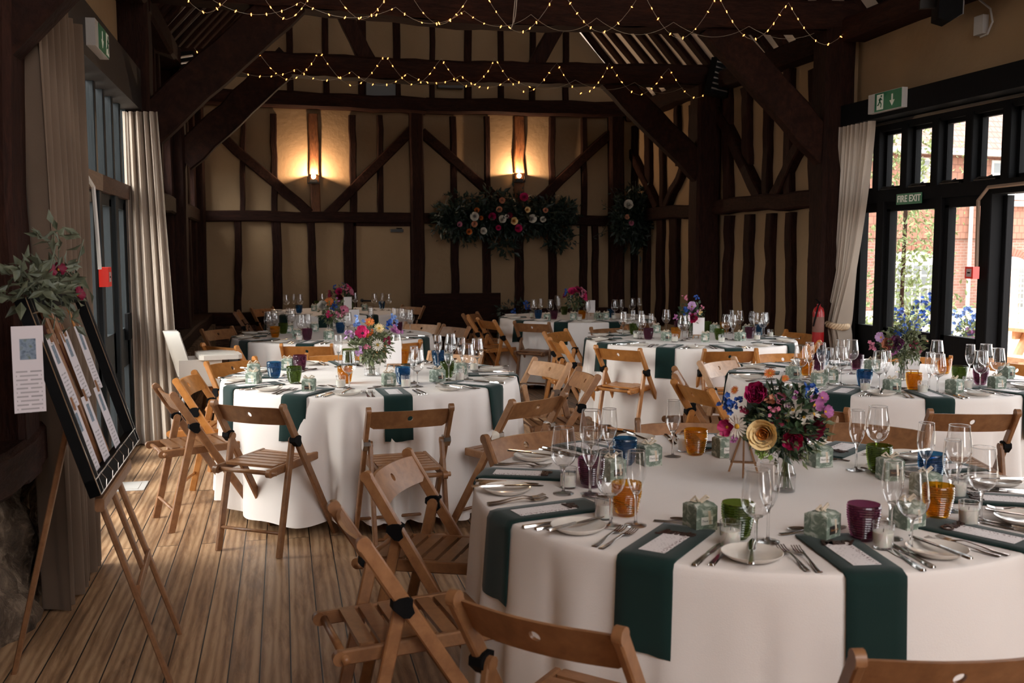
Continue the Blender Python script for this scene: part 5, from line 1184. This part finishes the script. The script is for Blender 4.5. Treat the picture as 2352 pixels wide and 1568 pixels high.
MB().box(-9,9,4.02,4.17,.33,.47).build('gutter',M_joinery,H)
M_hglass=mat('house_window_glass',(.10,.11,.11),.1,0,.8)
def hwin(x0,x1,y0,y1,nx,ny,arch=False):
    w_=MB(); w_.box(x0,x1,y0,y1,-.02,.10); o=w_.build('window',M_joinery,H)
    g_=MB(); cw=(x1-x0-.10)/nx; chh=(y1-y0-.10)/ny
    for i in range(nx):
        for j in range(ny): g_.box(x0+.05+i*cw+.025,x0+.05+(i+1)*cw-.025,y0+.05+j*chh+.025,y0+.05+(j+1)*chh-.025,.10,.105)
    g_.build('pane',M_hglass,o)
    if arch:
        a=MB(); cx=(x0+x1)/2; r=(x1-x0)/2
        a.add([(cx+(r)*math.cos(PI*i/16),y1+r*.35*math.sin(PI*i/16),.02) for i in range(17)]+[(cx+(r)*math.cos(PI*i/16),y1+r*.35*math.sin(PI*i/16),.10) for i in range(17)],[tuple(range(17)),tuple(range(17,34))[::-1]]); a.build('arched_head',M_joinery,o)
        a=MB()
        for i in range(22):
            t0=PI*(i+.08)/22; t1=PI*(i+.92)/22
            q=[(cx+rr*math.cos(t),y1+rr2*math.sin(t)) for rr,rr2,t in ((r+.02,r*.35+.02,t0),(r+.26,r*.35+.24,t0),(r+.26,r*.35+.24,t1),(r+.02,r*.35+.02,t1))]
            a.prism(q,.0,.03)
        a.build('brick_arch',mat('arch_bricks',(.25,.10,.07),.85),o)
hwin(.45,2.15,-.1,1.2,6,4,True); hwin(3.95,5.25,-.5,1.12,5,5,True); hwin(-1.9,-.6,.1,1.2,4,4,True)
hwin(3.85,5.6,2.9,3.95,4,3); hwin(1.05,1.8,3.05,3.95,2,3); hwin(7,8.4,.1,1.2,4,4,True); MB().box(3.7,5.8,2.72,2.86,.07,.2).build('window_sill',M_joinery,H)
m=MB(); m.tube([(3.15,3.9,.15),(3.15,-.2,.15)],.05,8); m.build('downpipe',M_joinery,H)
# trellis
tr=empty('garden_trellis',(0,0,0),0,'square timber trellis panel in front of the house','trellis'); tr.matrix_world=FMx@Matrix.Translation((0,0,6))
m=MB()
for i in range(34): m.box(-1.5+i*.2,-1.47+i*.2,-.15,1.05,0,.02)
for j in range(7): m.box(-1.5,5.2,-.1+j*.19,-.07+j*.19,.02,.04)
m.build('lattice',mat('pale_trellis_wood',(.50,.34,.26),.8),tr)
for i in range(4): MB().box(-1.5+i*2.2,-1.4+i*2.2,-.2,1.12,-.03,.05).build('post',mat('pale_trellis_wood'),tr)
# picnic table
M_pw=mat('fresh_sawn_timber',rough=.7,build=wood((.48,.27,.15),(.60,.36,.21),(.68,.44,.27),(2,2,2),.1))
pt_=empty('picnic_table',(8.35,8.9,-.06),R_(6),'fresh timber picnic table outside the open door','picnic table')
for k in range(5): MB().box(-.40+.165*k,-.25+.165*k,-.85,.85,.70,.74,c=.0).build('tabletop_board',M_pw,pt_)
for s in (-1,1):
    MB().box(-.75+1.22*(s>0),-.48+1.22*(s>0),-.85,.85,.42,.46).build('bench_seat',M_pw,pt_)
    m=MB(); m.beam((-.62,s*.6,0),(-.2,s*.6,.70),.10,.05,(1,0,0)); m.beam((.62,s*.6,0),(.2,s*.6,.70),.10,.05,(1,0,0)); m.beam((-.75,s*.6,.38),(.75,s*.6,.38),.1,.05,(0,0,1)); m.beam((-.36,s*.66,.66),(.36,s*.66,.66),.1,.05,(0,0,1)); m.build('leg_frame',M_pw,pt_)
# planting
M_gl=leafmat('bright_garden_leaves',(.08,.13,.035),(.26,.30,.12))
def shrub(name,loc,R,n,label,cat,seed,mt=M_gl,ll=(.05,.1),fl=None,trunk=True):
    rg=random.Random(seed); e=empty(name,loc,0,label,cat); m=MB()
    for i in range(n//50): 
        c=Vector((rg.gauss(0,.4)*R[0],rg.gauss(0,.4)*R[1],R[2]*rg.uniform(.15,1.8))); leaves(m,c,(R[0]*.42,R[1]*.42,R[2]*.3),50,rg,ll,.42,1,.2)
    m.build('foliage',mt,e)
    if trunk: m=MB(); m.tube([(0,0,0),(.03,.02,R[2]),(0,-.03,R[2]*1.7)],.03,7); m.build('stem',M_oakz,e)
    for col,dx,dy,dz,s in fl or []:
        add_flower(e,'spray',col,Vector((dx,dy,dz)),(-.8,-.6,.2),s,rg)
    return e
shrub('wisteria_tree',(8.6,12.6,-.06),(.7,.8,1.75),2600,'pale green climbing tree outside the right glazing','tree',31,ll=(.05,.11))
def spikes(c0,n,rg,H0,col,sp):
    out=[]
    for i in range(n):
        bx,by=rg.gauss(0,sp),rg.gauss(0,sp); h=rg.uniform(.6,1)*H0
        for k in range(5): out.append((col,bx+rg.uniform(-.03,.03),by,H0*.45+h*.11*k,.06))
    return out
rg=random.Random(9)
shrub('delphinium_bush',(6.6,9.35,-.06),(.36,.36,.50),800,'blue delphiniums in bloom behind the glazed door','flowers',32,M_gl,(.05,.11),spikes(0,7,rg,1.25,'blue',.16),False)
shrub('delphinium_bush',(6.6,8.55,-.06),(.22,.22,.46),500,'blue and mauve border flowers right of the glazed door','flowers',33,M_gl,(.04,.09),spikes(0,5,rg,1.15,'paleblue',.12)+spikes(0,2,rg,.95,'mauve',.12),False)
shrub('garden_hedge',(9.6,15.0,-.06),(1.8,1.0,.5),900,'low leafy border in front of the house','plant',34,M_gl,(.08,.15),None,False)
shrub('garden_hedge',(-7.5,9.5,-.06),(1.6,2.6,.5),900,'low hedge beyond the left doors','plant',35,M_leaf,(.1,.18),None,False)
for k_ in PR:
    if k_ not in USED: 
        o=PR[k_]
        for c in list(o.children): bpy.data.objects.remove(c)
        bpy.data.objects.remove(o)
# ================================================================ RENDER LOOK
vs=sc.view_settings; vs.view_transform='Standard'; vs.look='None'; vs.gamma=1; vs.exposure=EXPO; vs.use_curve_mapping=False
cy=sc.cycles; cy.use_denoising=True; cy.max_bounces=10; cy.diffuse_bounces=5; cy.glossy_bounces=4; cy.transmission_bounces=8; cy.transparent_max_bounces=24; cy.caustics_reflective=False; cy.caustics_refractive=False; cy.sample_clamp_indirect=6; cy.blur_glossy=.5
